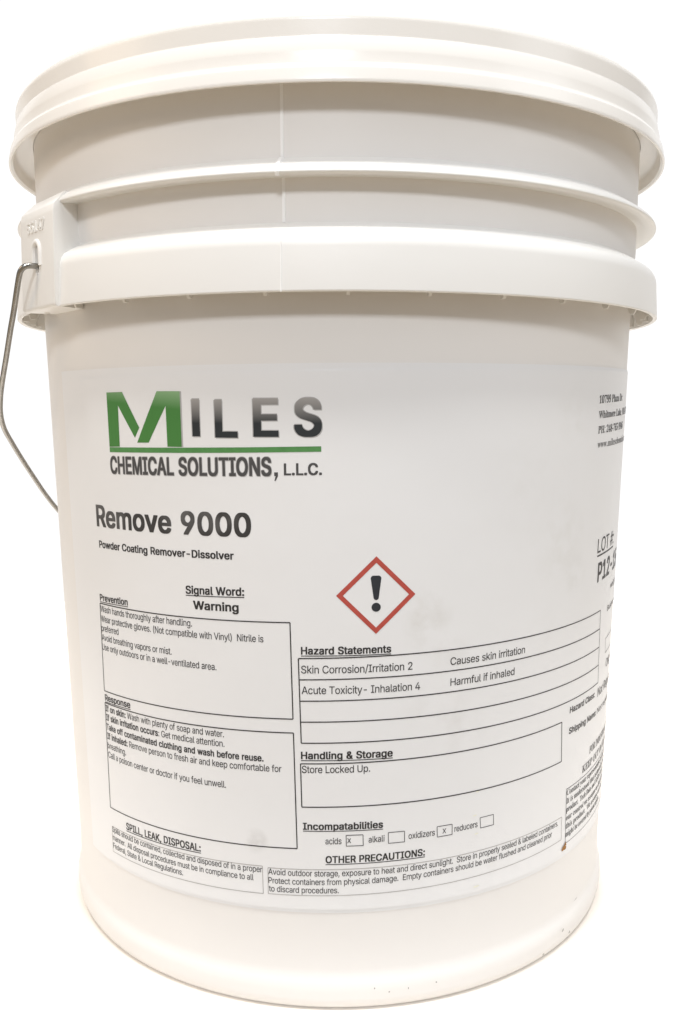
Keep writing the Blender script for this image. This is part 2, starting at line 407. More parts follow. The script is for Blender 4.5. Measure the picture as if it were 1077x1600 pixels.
# ------------------------------------------------------------------ ears with slot, boss and moulded digits
# letter outlines of three plain typefaces: (style, letter): (advance, closed outlines x, y, x, y, ...), in 1/1000 em
GLYPHS = {
('sans',' '): (188,[]),
('sans','#'): (440,[[380,510,322,510,299,372,298,371,180,371,181,382,202,504,202,510,142,511,119,371,44,370,36,320,36,313,110,313,91,195,14,195,13,192,6,144,6,137,82,137,60,4,60,-3,118,-2,141,136,142,137,260,137,259,130,238,4,238,-2,298,-3,321,137,396,138,404,188,404,195,330,195,349,313,426,313,427,316,434,364,434,371,358,371,378,491,380,504],[289,313,287,299,270,195,151,195,170,313]]),
('sans','&'): (448,[[304,472,284,492,270,501,252,508,229,515,224,515,208,517,192,517,176,515,171,515,148,508,131,501,113,491,96,474,86,461,79,446,74,424,72,404,72,376,75,361,92,325,104,307,128,278,129,276,116,267,98,251,82,239,62,218,53,207,44,193,35,173,31,153,30,140,30,127,32,104,37,83,50,59,63,42,84,23,107,9,134,-1,159,-7,187,-9,227,-9,252,-2,276,3,320,27,328,35,360,-3,442,-2,442,3,373,87,385,106,401,145,407,166,410,189,412,226,344,227,344,199,341,179,333,156,327,144,326,143,227,264,227,265,228,267,260,289,276,305,297,323,312,345,320,359,324,372,328,399,327,423,320,445,313,460],[172,225,285,88,266,71,226,54,198,49,187,49,177,51,160,55,146,61,134,69,121,80,106,102,101,122,101,136,102,144,107,159,114,172,123,184,158,215],[240,445,250,432,257,414,258,396,251,378,246,368,226,349,184,317,172,330,156,354,150,367,144,376,141,395,141,401,144,420,150,430,163,446,172,451,182,455,192,457,214,457,229,452]]),
('sans','('): (272,[[240,542,172,543,171,542,155,510,145,489,131,452,124,433,116,408,96,328,89,283,86,250,86,195,87,194,88,151,94,102,108,50,124,1,145,-46,172,-99,240,-98,240,-93,205,-16,191,20,179,54,164,116,160,151,156,176,156,240,160,275,165,309,173,348,195,430,209,466,240,537]]),
('sans',')'): (272,[[101,542,100,543,34,542,34,537,35,534,65,466,90,388,99,353,109,309,114,275,118,208,115,154,111,122,95,56,83,22,67,-18,51,-57,34,-93,34,-99,100,-99,101,-98,127,-48,149,0,161,35,167,53,178,100,186,152,188,214,186,240,185,280,184,288,168,368,158,408,143,452,133,480]]),
('sans',','): (188,[[140,74,64,74,35,-111,34,-123,88,-122,139,66]]),
('sans','-'): (452,[[340,246,110,247,110,186,340,185]]),
('sans','.'): (188,[[135,74,131,77,112,89,80,89,59,77,52,67,49,59,46,44,46,36,48,26,51,16,57,7,60,4,69,-1,79,-5,90,-7,102,-7,112,-5,121,-1,130,4,141,16,146,36,146,44,144,57,140,67]]),
('sans','/'): (248,[[238,534,174,535,173,533,11,-70,10,-79,76,-79,77,-77,237,526]]),
('sans','2'): (452,[[353,466,332,485,310,499,284,511,252,517,232,519,197,517,191,517,162,508,141,499,119,487,96,464,82,445,70,421,65,402,63,389,62,369,62,359,132,359,132,378,137,400,142,412,159,432,164,437,176,445,188,450,207,455,228,457,239,455,252,452,269,446,282,437,297,424,304,416,311,400,315,382,316,372,316,358,311,340,300,314,278,284,230,230,60,51,60,-3,394,-2,394,59,157,59,270,177,322,233,340,255,367,300,375,316,381,335,385,354,386,376,382,402,375,427,366,449]]),
('sans','4'): (452,[[314,510,242,511,241,510,36,161,36,103,278,103,278,-3,346,-2,346,103,418,104,418,165,346,165,346,320,278,320,278,165,113,165,313,504]]),
('sans',':'): (188,[[135,74,131,77,112,89,80,89,59,77,52,67,49,59,46,44,46,36,48,26,51,16,57,7,60,4,69,-1,79,-5,90,-7,102,-7,112,-5,121,-1,130,4,141,16,146,36,146,44,144,57,140,67],[140,342,122,359,110,363,102,365,90,365,80,363,68,359,61,353,52,343,48,331,46,320,46,312,48,301,51,292,57,283,69,273,79,269,90,267,102,267,110,269,122,273,129,279,140,291,144,301,146,312,146,320,144,331]]),
('sans','A'): (480,[[281,510,280,511,198,511,197,510,14,9,12,3,12,-3,90,-3,91,-2,139,139,341,139,391,-2,392,-3,466,-2,466,3,464,9],[239,439,250,398,263,362,275,320,285,298,319,201,160,201,188,281,202,326,211,349,223,390]]),
('sans','B'): (456,[[373,461,353,481,335,491,308,503,279,509,251,511,56,510,56,-3,256,-3,290,-1,311,3,320,5,347,15,372,29,393,48,404,63,415,87,420,108,422,130,422,142,420,166,415,185,407,206,397,221,378,241,368,249,351,257,336,263,321,264,348,275,360,283,372,293,382,303,398,333,402,368,402,380,400,402,392,428,384,445],[324,199,329,194,338,182,346,168,350,152,351,142,351,134,349,120,341,100,325,82,304,71,277,63,246,61,128,61,128,227,267,227,282,224,300,217,316,205],[306,427,322,410,323,407,330,392,332,372,330,358,327,344,320,328,313,320,298,307,283,298,266,292,253,289,128,289,128,449,240,449,266,447,290,439]]),
('sans','C'): (510,[[426,456,406,475,365,499,342,507,318,513,292,517,276,519,261,519,221,515,184,505,146,487,116,465,87,431,65,396,49,353,41,313,36,260,36,247,40,198,49,155,66,113,88,77,109,52,117,45,146,21,182,5,221,-7,257,-9,298,-9,323,-5,344,1,388,21,406,35,427,54,452,87,472,133,476,156,476,162,404,163,401,148,395,132,386,116,369,96,362,89,354,83,342,75,310,62,297,59,272,55,265,55,241,59,214,67,188,79,166,95,162,99,145,122,129,148,119,174,112,206,109,224,108,258,110,294,118,330,128,362,146,390,161,408,166,413,188,429,214,443,241,451,248,452,281,453,322,443,328,441,354,425,377,404,386,392,395,376,401,362,404,345,476,345,476,352,473,374,470,382,452,421]]),
('sans','E'): (418,[[376,510,56,510,56,-3,380,-2,380,61,128,61,128,225,360,226,360,289,128,289,128,449,376,449]]),
('sans','F'): (410,[[374,510,56,510,56,-3,128,-2,128,219,350,220,350,281,128,281,128,449,374,449]]),
('sans','G'): (520,[[429,451,406,474,388,487,344,507,321,513,298,517,272,519,257,519,219,515,182,505,144,487,117,465,86,433,65,396,51,359,40,310,36,260,36,248,40,200,51,151,65,114,84,80,86,77,116,45,146,23,182,5,221,-7,257,-9,278,-9,316,-6,346,1,378,14,410,35,434,59,454,87,470,121,478,156,482,194,482,259,278,258,278,197,409,197,408,176,401,148,392,126,378,104,362,89,340,75,318,65,293,57,287,56,265,55,250,57,241,59,218,65,188,79,170,93,163,100,146,120,129,148,117,180,110,216,109,224,108,258,110,294,118,330,128,362,144,390,166,413,188,429,212,443,239,451,270,453,297,449,310,446,340,433,360,417,377,400,384,392,393,376,404,345,478,345,478,352,473,373,464,399,454,419,440,439]]),
('sans','H'): (516,[[460,510,388,510,388,291,128,291,128,510,56,510,56,-3,128,-2,128,229,388,229,388,-2,460,-2]]),
('sans','I'): (300,[[274,510,28,510,28,449,114,449,114,61,28,61,28,-3,274,-2,274,61,186,61,186,449,274,449]]),
('sans','L'): (392,[[128,510,56,510,56,-2,366,-3,366,61,128,61]]),
('sans','N'): (524,[[468,510,394,510,394,186,396,161,396,100,392,109,382,124,374,141,366,152,360,167,352,176,345,190,141,509,140,511,56,510,56,-3,128,-2,128,340,126,378,126,411,143,381,154,359,172,331,197,289,381,-1,382,-3,468,-2]]),
('sans','O'): (532,[[424,458,418,465,388,487,352,505,315,515,273,519,259,519,219,515,184,505,146,487,116,465,87,431,65,396,49,353,41,313,36,260,36,247,40,198,49,155,66,113,88,77,109,52,117,45,146,21,182,5,219,-7,255,-9,277,-9,315,-7,352,5,388,21,417,45,425,52,447,79,469,114,485,155,494,198,498,247,498,260,494,310,483,359,468,397,446,433],[365,414,388,390,405,360,417,328,424,294,426,258,424,214,417,180,403,145,388,118,364,93,346,79,316,65,293,59,269,55,263,55,241,59,218,65,188,79,170,93,146,118,144,122,129,148,117,180,111,210,108,250,110,294,117,328,131,363,146,390,169,414,188,429,214,443,241,451,266,453,286,452,293,451,316,445,323,442,346,429]]),
('sans','P'): (444,[[366,468,358,476,335,491,308,503,278,509,246,511,56,510,56,-3,128,-2,128,183,246,183,277,185,306,193,336,205,360,221,378,239,394,263,405,289,410,314,412,340,412,355,410,382,405,405,394,433,378,455],[306,427,321,412,330,400,337,382,340,366,340,330,337,314,331,298,320,280,308,269,294,259,272,250,256,247,232,245,128,245,128,449,232,449,255,447,278,442,292,435]]),
('sans','R'): (448,[[381,455,358,478,338,491,310,503,278,509,246,511,56,510,56,-3,128,-2,128,195,243,195,349,-2,350,-3,432,-2,432,3,431,6,320,207,320,209,338,216,360,229,381,249,395,270,403,291,412,318,414,344,414,359,412,386,403,413,395,436],[306,429,321,414,331,400,337,384,340,370,342,352,341,340,337,320,331,304,322,291,316,285,293,268,277,263,256,259,128,259,128,449,232,449,256,447,276,443,294,437]]),
('sans','S'): (446,[[370,464,361,473,344,487,319,501,296,510,265,517,237,519,219,519,196,517,182,515,164,511,135,501,110,487,90,473,70,451,58,429,50,404,48,379,48,367,53,335,64,309,79,291,84,285,108,267,140,249,259,213,274,210,294,200,306,195,314,189,331,172,336,166,340,152,341,144,341,128,335,110,326,94,314,83,298,71,282,63,263,57,244,53,206,53,172,60,154,69,140,79,128,90,118,104,111,122,108,139,34,139,34,131,38,104,47,80,60,57,72,44,98,19,125,7,152,-3,182,-9,214,-11,234,-11,266,-9,299,-3,328,7,372,37,376,42,390,61,402,83,410,108,412,131,412,144,410,164,406,183,398,201,388,215,380,224,362,241,348,251,315,267,298,273,286,276,266,283,192,303,172,311,146,327,138,333,133,338,126,348,120,362,120,388,125,402,131,414,148,431,156,437,173,446,184,450,207,455,224,455,251,453,276,447,298,435,310,425,318,416,328,400,334,375,404,375,404,384,402,407,395,428,382,451]]),
('sans','T'): (448,[[420,510,28,510,28,449,188,449,188,-3,260,-2,260,449,420,449]]),
('sans','U'): (516,[[462,510,388,510,388,177,386,155,382,134,372,116,360,98,344,81,328,71,306,61,284,57,258,55,234,57,212,61,190,71,174,81,158,98,144,116,137,131,130,156,128,177,128,510,56,510,56,166,58,136,69,103,80,77,98,54,122,31,152,12,182,-1,209,-7,222,-9,248,-11,295,-9,303,-9,334,-1,368,13,394,31,414,48,421,56,436,77,450,105,458,136,462,169]]),
('sans','V'): (480,[[466,510,390,511,389,510,292,227,273,168,263,143,254,110,241,71,240,72,230,110,219,143,209,168,193,217,89,510,88,511,12,510,12,505,16,494,200,-3,282,-3,283,-2,464,499,466,505]]),
('sans','W'): (686,[[674,510,600,511,599,509,519,205,505,147,499,114,494,98,493,88,492,86,465,205,385,509,384,511,302,511,221,205,193,83,187,112,180,150,175,166,173,181,87,509,86,511,12,511,12,504,152,-2,234,-3,235,-1,322,318,334,366,338,392,342,410,343,411,349,387,352,364,359,338,451,-1,452,-3,534,-3,670,490,674,504]]),
('sans','a'): (388,[[308,348,302,354,290,363,264,375,242,383,214,387,169,387,152,383,128,379,112,372,92,361,76,350,60,333,36,295,36,290,38,289,95,271,104,271,108,282,112,287,132,307,142,313,168,325,180,327,209,327,236,319,245,314,257,302,268,282,272,256,270,248,263,238,260,236,256,235,243,231,232,229,155,221,120,212,106,209,74,197,60,187,47,176,32,149,29,135,26,114,26,102,28,80,34,61,44,41,54,28,58,23,72,13,90,1,131,-11,186,-11,202,-7,234,5,253,19,272,39,272,-3,340,-2,340,282,335,301,327,322,316,339],[272,182,272,138,270,124,265,108,260,96,250,82,238,71,224,61,189,49,158,49,145,51,135,54,122,61,114,67,105,76,99,86,96,94,96,103,99,125,100,128,105,134,119,147,126,151,165,163,178,165,207,170,238,173,265,179]]),
('sans','b'): (424,[[343,342,338,347,316,363,294,376,288,378,265,385,258,385,238,387,201,387,184,383,166,374,144,360,139,356,118,329,118,510,48,510,48,-3,116,-3,116,52,134,29,154,9,157,7,169,1,186,-5,202,-9,222,-11,239,-11,265,-9,292,-1,318,13,342,34,358,55,374,81,385,109,387,116,392,146,394,179,394,196,392,230,386,265,373,296,358,323],[275,310,291,294,302,278,312,260,319,235,322,215,324,188,322,165,319,145,312,118,302,98,290,82,276,69,257,58,238,51,227,49,213,49,201,51,182,57,166,67,149,82,137,100,122,140,118,163,116,191,118,215,121,235,128,260,138,280,148,293,166,309,182,319,201,325,214,327,234,326,239,325,258,319]]),
('sans','c'): (396,[[337,333,318,352,310,359,279,375,262,381,244,385,232,387,199,387,169,385,146,379,140,377,112,363,90,347,68,321,51,294,39,261,32,230,30,196,31,154,32,146,39,115,51,84,68,55,90,29,112,13,140,-1,146,-3,169,-9,176,-9,198,-11,231,-11,262,-3,296,9,322,27,346,53,362,83,366,98,366,104,309,121,300,121,299,120,288,90,282,82,274,75,257,62,228,51,214,51,210,49,188,51,166,59,150,69,139,78,133,84,122,100,112,120,107,139,102,163,100,186,102,211,105,231,112,256,122,276,133,292,150,307,166,319,187,325,208,327,218,327,226,326,240,321,248,319,258,313,272,303,282,293,286,288,296,270,298,260,307,259,366,274,366,279,361,294,346,322]]),
('sans','d'): (424,[[376,510,306,510,306,331,298,338,293,348,280,360,258,374,240,383,223,387,188,387,161,385,134,377,108,363,89,347,66,323,50,295,39,263,32,230,31,222,30,196,31,154,32,146,40,112,50,81,66,55,82,34,86,29,108,13,132,-1,159,-9,187,-11,204,-11,218,-9,238,-5,255,1,270,9,285,22,295,36,306,47,308,51,308,-3,376,-2],[259,310,276,293,286,280,296,260,302,238,306,215,308,188,306,163,302,140,297,122,286,98,274,80,260,67,242,57,223,51,211,49,197,49,186,51,166,59,150,69,139,78,132,85,122,98,112,118,105,145,102,165,100,188,102,215,106,238,110,253,112,260,119,273,133,294,149,310,166,319,185,325,198,327,218,326,223,325,242,319]]),
('sans','e'): (404,[[329,338,322,345,306,357,288,369,264,379,251,383,231,387,197,387,174,385,167,385,138,377,112,363,92,346,68,321,51,292,39,259,32,228,30,194,30,178,32,146,39,115,52,81,68,55,85,35,90,29,112,13,142,-1,171,-9,202,-11,220,-11,244,-9,265,-5,282,0,306,11,324,23,335,33,352,51,363,70,368,86,368,92,311,109,302,109,301,108,290,84,279,72,270,65,250,55,236,53,225,49,198,50,174,55,156,65,140,75,126,90,113,110,106,130,101,158,101,167,376,167,376,202,374,230,363,283,353,302,338,327],[268,303,274,297,284,284,294,266,300,246,304,225,304,223,101,223,105,246,112,268,122,284,131,294,140,303,152,313,168,319,187,325,200,327,212,327,223,325,242,319,258,311]]),
('sans','f'): (254,[[246,522,240,525,206,533,182,533,165,531,150,527,133,521,116,513,104,504,92,489,84,473,78,455,76,438,76,383,2,382,2,325,76,325,76,-3,146,-2,146,325,232,326,232,383,146,383,146,418,148,434,151,444,156,454,161,460,168,465,181,469,196,471,206,471,210,469,223,465,232,465,245,514]]),
('sans','g'): (424,[[376,382,310,383,310,325,306,331,295,346,279,361,269,369,242,383,223,387,188,387,161,385,134,377,108,363,89,347,66,323,50,297,40,266,32,232,30,200,30,183,32,150,39,119,51,88,66,61,86,41,108,23,136,11,164,5,188,1,218,3,238,7,244,9,255,13,270,21,280,28,285,32,306,60,308,62,308,-6,303,-34,294,-56,283,-68,277,-74,256,-85,233,-91,209,-95,200,-95,174,-91,159,-86,146,-79,134,-71,118,-56,112,-45,106,-37,98,-37,47,-67,46,-68,46,-73,66,-101,78,-113,94,-125,110,-135,134,-144,151,-149,174,-153,215,-153,242,-151,266,-147,294,-139,318,-127,335,-113,354,-93,366,-69,374,-44,376,-16],[270,301,275,296,286,280,296,262,308,216,308,168,296,124,286,104,278,95,260,79,242,69,223,63,185,63,166,69,150,79,136,89,132,93,122,106,113,122,111,128,106,146,102,169,100,193,102,217,106,238,112,260,122,280,132,293,139,300,150,309,166,319,185,325,198,327,212,327,224,325,244,319,260,309]]),
('sans','h'): (410,[[323,354,316,360,300,371,276,381,258,385,236,387,220,387,195,385,170,377,148,365,127,345,118,331,118,510,48,510,48,-3,118,-2,118,226,120,246,123,262,130,280,139,292,156,309,164,315,182,322,195,325,206,327,212,327,228,324,252,315,270,299,282,284,290,260,292,237,292,-2,362,-2,362,247,360,274,355,299,345,320,332,343]]),
('sans','i'): (166,[[118,382,48,382,48,-3,118,-2],[120,512,117,515,107,521,98,525,89,527,78,527,70,525,58,521,52,517,41,506,38,497,38,469,42,459,50,451,58,445,68,441,78,439,90,439,96,441,107,445,116,450,125,460,128,469,130,480,130,488,128,497,124,507]]),
('sans','k'): (380,[[364,382,280,383,118,217,118,510,48,510,48,-3,118,-2,118,137,154,171,290,-3,376,-2,376,3,207,216,217,228,364,377]]),
('sans','l'): (188,[[118,510,48,510,48,77,49,60,51,53,57,36,69,19,86,5,108,-3,132,-5,159,-5,165,-3,184,0,184,6,174,56,165,57,158,55,148,55,130,59,124,64,120,72,118,84]]),
('sans','m'): (610,[[533,347,516,365,502,375,484,382,463,387,443,389,429,389,416,387,394,385,360,369,348,360,332,344,322,331,319,324,318,323,306,345,294,360,290,364,272,377,250,387,228,389,199,389,186,385,169,379,154,371,142,362,127,347,118,335,116,331,116,383,48,383,48,-2,118,-2,118,238,120,256,123,270,129,286,137,298,142,303,150,309,162,317,174,323,187,327,199,327,216,325,234,319,244,313,250,307,260,294,268,278,270,260,270,-2,340,-3,340,260,344,276,350,288,358,300,368,311,378,317,392,323,405,327,417,327,434,325,452,319,466,311,483,294,490,276,492,255,492,-2,560,-3,560,286,554,311,544,331]]),
('sans','n'): (410,[[333,342,314,360,298,371,278,381,252,385,236,387,220,387,195,385,170,377,152,367,148,365,127,345,116,328,116,383,48,382,48,-3,118,-2,118,226,120,246,123,262,130,280,139,292,156,309,164,315,182,322,195,325,206,327,212,327,228,324,252,315,270,299,282,284,290,260,292,237,292,-2,362,-2,362,247,361,267,354,301,344,323]]),
('sans','o'): (414,[[329,341,324,347,302,363,274,377,245,385,238,385,217,387,176,385,169,385,140,377,112,363,90,347,67,319,51,294,39,261,32,230,30,196,30,179,32,146,41,111,51,84,66,58,85,35,90,29,112,13,140,-1,169,-9,198,-11,217,-11,245,-9,276,-1,302,13,324,29,329,35,349,59,364,83,376,113,383,151,386,182,386,194,382,230,377,260,365,294,346,321],[277,298,283,292,294,276,304,256,310,234,314,211,316,189,315,169,310,142,304,120,294,100,283,84,266,69,247,58,228,51,216,49,200,49,188,51,167,58,150,69,133,84,122,100,111,124,106,142,102,163,100,189,102,211,105,231,112,256,122,276,133,292,139,298,166,319,187,325,200,327,216,327,229,325,242,321,248,319,266,307]]),
('sans','p'): (424,[[343,342,338,347,316,363,294,376,288,378,265,385,258,385,238,387,201,387,184,383,166,374,144,360,139,356,116,326,116,383,48,382,48,-145,118,-144,118,49,134,29,154,9,169,1,186,-5,208,-9,222,-11,259,-9,265,-9,292,-1,318,13,342,34,358,55,370,74,375,82,386,113,392,146,394,179,394,196,392,230,386,265,375,294,358,323],[275,310,291,294,302,278,312,260,319,235,322,215,324,188,322,165,319,145,312,118,302,98,290,82,276,69,257,58,238,51,227,49,213,49,201,51,182,57,166,67,149,82,137,100,122,140,118,163,116,191,118,215,121,235,128,260,138,280,148,293,166,309,182,319,201,325,214,327,234,326,239,325,258,319]]),
('sans','r'): (258,[[248,386,207,387,192,385,187,385,162,377,148,371,137,361,130,354,120,341,116,333,116,383,48,382,48,-3,118,-2,118,236,120,252,124,268,130,282,137,292,142,297,153,305,174,316,193,321,208,323,219,323,225,321,238,319,248,319]]),
('sans','s'): (364,[[304,340,286,359,276,367,238,383,218,387,180,387,163,385,134,381,113,373,92,363,76,351,70,344,62,335,50,317,44,298,42,280,42,270,45,248,54,223,65,208,71,203,88,189,114,177,145,167,206,154,226,147,240,141,247,136,258,124,262,114,263,106,263,98,261,89,255,78,240,65,220,54,204,51,190,49,168,50,146,54,128,63,113,76,103,92,98,109,89,109,32,97,32,90,39,69,46,51,58,35,72,21,88,9,124,-5,134,-7,174,-11,190,-11,216,-9,238,-5,263,3,282,14,299,27,316,45,327,64,334,83,336,100,336,110,331,137,324,155,311,173,290,189,266,203,232,213,175,225,156,231,140,239,128,247,120,254,114,266,113,274,113,278,115,286,121,302,134,313,154,324,169,327,182,329,202,328,224,323,236,315,251,300,258,290,264,275,273,275,326,287,328,288,328,293,322,311,314,327]]),
('sans','t'): (228,[[130,474,60,474,60,383,2,383,2,326,60,325,60,87,64,60,72,37,90,18,106,7,134,-5,159,-7,189,-7,195,-5,205,-5,218,0,218,6,206,56,196,57,174,53,167,53,148,57,140,64,134,72,133,75,130,98,130,325,208,325,208,382,130,383]]),
('sans','u'): (410,[[362,382,292,382,292,152,290,134,286,116,281,100,272,87,246,65,228,58,215,55,205,53,192,53,180,55,158,65,142,75,139,78,129,95,120,118,118,142,118,382,48,382,48,130,50,104,55,81,66,55,78,37,87,26,95,19,110,7,136,-2,158,-7,188,-9,215,-5,238,1,262,13,282,33,294,51,294,-3,362,-2]]),
('sans','v'): (388,[[376,382,300,383,299,382,223,167,211,133,206,112,194,77,189,90,179,133,168,165,89,382,88,383,14,382,14,377,15,373,158,-3,230,-3,231,-2,375,373,376,377]]),
('sans','w'): (566,[[548,382,476,382,431,220,421,191,417,166,408,140,403,110,397,89,391,110,386,140,378,166,366,218,320,382,248,383,202,218,196,190,188,166,183,138,174,110,172,96,170,88,163,112,159,137,150,166,138,218,92,382,18,383,18,376,134,-2,202,-2,251,164,255,184,262,202,265,220,283,290,286,276,293,258,299,223,314,168,364,-2,434,-3,548,376]]),
('sans','x'): (378,[[356,382,278,383,218,291,210,276,198,257,191,243,184,257,172,276,164,291,104,383,24,382,24,377,27,373,150,195,17,5,16,3,16,-3,96,-3,152,84,164,99,173,114,189,147,196,133,206,118,218,96,282,-3,362,-2,362,3,361,5,230,191,241,209,356,377]]),
('sans','y'): (388,[[376,382,302,383,301,382,222,165,213,136,203,111,194,75,193,76,191,85,179,133,168,165,89,382,88,383,14,382,14,377,15,373,157,0,157,-4,141,-48,134,-62,126,-72,118,-79,108,-84,92,-87,84,-87,67,-83,58,-84,44,-134,44,-140,45,-141,59,-147,79,-147,86,-149,98,-149,113,-147,142,-139,170,-121,180,-111,190,-97,199,-82,209,-60,375,373,376,377]]),
('sans','z'): (380,[[336,382,44,382,44,319,247,319,38,49,38,-3,342,-2,342,59,131,59,336,327]]),
('bold',' '): (222,[]),
('bold','&'): (482,[[327,484,307,504,292,513,266,523,252,527,230,529,170,529,148,527,125,520,106,512,90,503,73,486,62,470,55,455,51,430,49,416,49,364,53,347,69,313,81,295,94,279,76,263,60,251,39,230,31,221,21,205,13,187,9,170,7,152,7,115,9,92,15,71,27,47,41,30,61,11,84,-3,111,-13,136,-19,164,-21,250,-21,274,-14,299,-9,322,4,338,-15,465,-14,465,15,405,88,413,106,422,127,429,154,433,177,435,204,435,238,322,239,321,211,319,195,318,193,261,262,283,277,298,293,320,311,335,333,342,346,344,351,347,364,351,387,351,422,349,435,343,457,336,472],[167,191,251,90,251,89,244,83,208,67,197,65,192,65,173,71,160,79,143,92,129,114,125,132,129,147,143,169,152,178],[218,433,227,420,233,406,233,403,223,380,204,361,190,351,179,366,173,379,167,388,165,395,167,408,173,418,183,431,186,434,196,440,201,442,208,439]]),
('bold',','): (222,[[163,86,41,86,11,-104,12,-135,111,-134,163,56]]),
('bold','-'): (486,[[363,258,88,259,87,174,362,173]]),
('bold','.'): (222,[[157,86,154,89,135,101,57,101,36,89,29,79,26,71,23,56,23,24,29,4,34,-5,37,-8,46,-13,56,-17,68,-19,124,-19,137,-16,153,-8,163,4,169,24,169,56,167,66,163,78]]),
('bold','0'): (486,[[376,473,349,499,321,517,311,520,290,527,255,531,197,531,162,527,131,517,105,500,78,473,59,445,43,409,31,370,23,322,22,278,21,277,21,231,22,230,23,186,31,138,41,101,57,63,79,33,103,9,131,-9,162,-19,170,-19,194,-21,258,-21,290,-19,321,-9,351,9,375,33,395,63,411,99,423,138,429,185,433,235,433,272,429,323,423,370,411,409,396,442],[262,423,279,402,293,380,304,348,311,318,315,284,317,260,315,226,311,190,304,160,293,129,279,106,260,86,246,75,228,68,225,68,208,75,190,89,173,106,160,132,150,160,143,190,137,222,137,283,143,318,150,348,161,380,173,402,192,423,208,433,225,440,228,440,244,434]]),
('bold','1'): (486,[[303,522,171,523,59,440,60,343,113,343,185,396,185,69,50,69,50,-15,417,-14,416,69,303,69]]),
('bold','2'): (486,[[375,478,355,497,333,511,307,523,282,529,255,531,193,531,168,529,139,520,116,510,94,497,73,476,59,457,47,433,41,408,39,381,40,347,154,347,155,366,158,382,165,400,181,420,189,427,200,434,222,441,230,440,248,433,260,425,275,412,281,404,287,390,291,374,292,364,289,352,277,326,255,296,207,242,37,63,38,-15,417,-14,416,71,203,71,293,165,348,225,363,243,378,267,388,284,397,304,403,320,407,342,409,354,409,388,405,414,398,439,389,461]]),
('bold','4'): (486,[[337,522,220,523,219,522,13,173,14,91,255,91,256,-15,368,-15,369,91,441,92,441,176,369,177,368,333,256,333,255,177,150,177,336,492,337,493]]),
('bold','5'): (486,[[393,522,69,522,41,270,41,238,98,231,155,231,164,239,180,248,210,259,214,260,219,259,232,255,248,247,261,237,277,221,288,206,296,186,300,165,299,155,295,136,287,118,277,102,266,91,250,79,234,71,222,68,212,69,199,75,186,83,174,93,165,102,157,115,151,128,148,145,34,145,33,114,37,90,43,67,55,45,69,28,74,23,91,9,114,-3,135,-12,164,-19,190,-21,254,-21,280,-19,309,-13,335,1,359,17,379,37,395,61,409,87,415,116,417,144,417,204,413,225,405,246,398,262,385,283,373,298,355,316,339,327,320,335,298,343,280,347,260,349,201,349,170,345,167,345,177,437,392,437]]),
('bold','7'): (486,[[417,522,35,522,36,437,284,437,69,15,70,-15,190,-15,191,-14,417,433]]),
('bold','9'): (486,[[380,471,356,495,337,509,307,522,284,529,277,529,257,531,195,531,168,529,141,521,115,509,93,493,80,481,72,473,57,451,45,423,39,398,37,371,37,332,39,306,45,281,55,253,71,233,91,212,112,199,133,190,160,181,186,179,217,179,103,15,104,-15,226,-15,340,149,365,188,386,224,407,277,414,303,415,366,413,394,407,423,395,449],[264,423,277,408,287,394,295,376,300,352,299,344,296,328,287,308,277,294,266,283,252,273,234,264,226,261,218,264,200,273,186,283,175,294,165,310,160,322,153,346,153,358,165,394,175,408,183,417,188,423,200,431,216,439,224,441,228,441,236,439,252,431]]),
('bold',':'): (222,[[157,86,154,89,135,101,57,101,36,89,29,79,26,71,23,56,23,24,29,4,34,-5,37,-8,46,-13,56,-17,68,-19,124,-19,137,-16,153,-8,163,4,169,24,169,56,167,66,163,78],[163,354,145,371,135,375,124,377,68,377,57,375,45,371,38,365,29,355,25,343,23,332,23,300,25,292,29,280,34,271,46,261,56,257,68,255,124,255,135,257,145,261,152,267,163,279,167,292,169,300,169,332,167,343]]),
('bold','A'): (514,[[303,522,302,523,176,523,175,522,-9,21,-11,15,-10,-15,112,-15,162,127,318,127,370,-15,489,-14,489,15,487,21],[238,354,253,308,262,286,288,214,288,213,191,213]]),
('bold','C'): (544,[[449,468,429,487,389,511,365,519,340,525,314,529,298,531,238,531,198,527,159,517,123,499,94,477,65,445,43,408,27,365,17,322,13,272,13,235,17,186,27,143,43,101,65,65,87,40,94,33,123,9,159,-7,198,-19,234,-21,320,-21,342,-17,367,-11,411,9,429,23,449,42,475,75,487,103,495,124,499,144,498,175,382,175,378,160,372,144,365,132,347,108,340,101,332,95,315,85,288,74,274,71,268,70,236,79,214,89,210,91,189,107,185,111,169,132,152,160,140,192,133,228,132,236,131,260,133,282,140,316,151,350,166,374,181,392,189,401,210,417,236,431,264,439,266,439,304,429,332,413,340,407,355,392,365,376,372,364,377,352,382,333,498,333,499,364,495,389,475,433]]),
('bold','D'): (536,[[420,461,409,472,379,493,374,495,341,511,300,521,260,523,33,522,34,-15,248,-15,299,-10,337,-1,377,15,409,38,439,69,461,104,475,147,485,194,489,237,489,274,485,322,478,359,475,369,461,407,439,441],[315,397,337,374,353,346,364,313,369,281,372,257,369,229,363,194,352,166,337,136,313,111,292,95,264,83,228,75,194,73,151,73,151,437,199,437,232,435,262,428,270,425,294,413]]),
('bold','E'): (452,[[399,522,33,522,34,-15,403,-14,402,73,151,73,151,213,383,214,382,301,151,301,151,437,398,437]]),
('bold','H'): (550,[[483,522,365,522,365,303,151,303,151,522,33,522,34,-15,151,-14,151,217,365,217,365,-14,483,-14]]),
('bold','I'): (334,[[297,522,5,522,6,437,91,437,91,73,5,72,6,-15,297,-14,296,73,209,73,209,437,296,437]]),
('bold','K'): (500,[[475,522,338,523,185,359,177,349,164,337,151,323,151,522,33,522,34,-15,151,-14,151,152,194,198,202,188,346,-15,475,-14,475,15,282,286,475,493]]),
('bold','L'): (426,[[151,522,33,522,33,-14,388,-15,388,73,151,73]]),
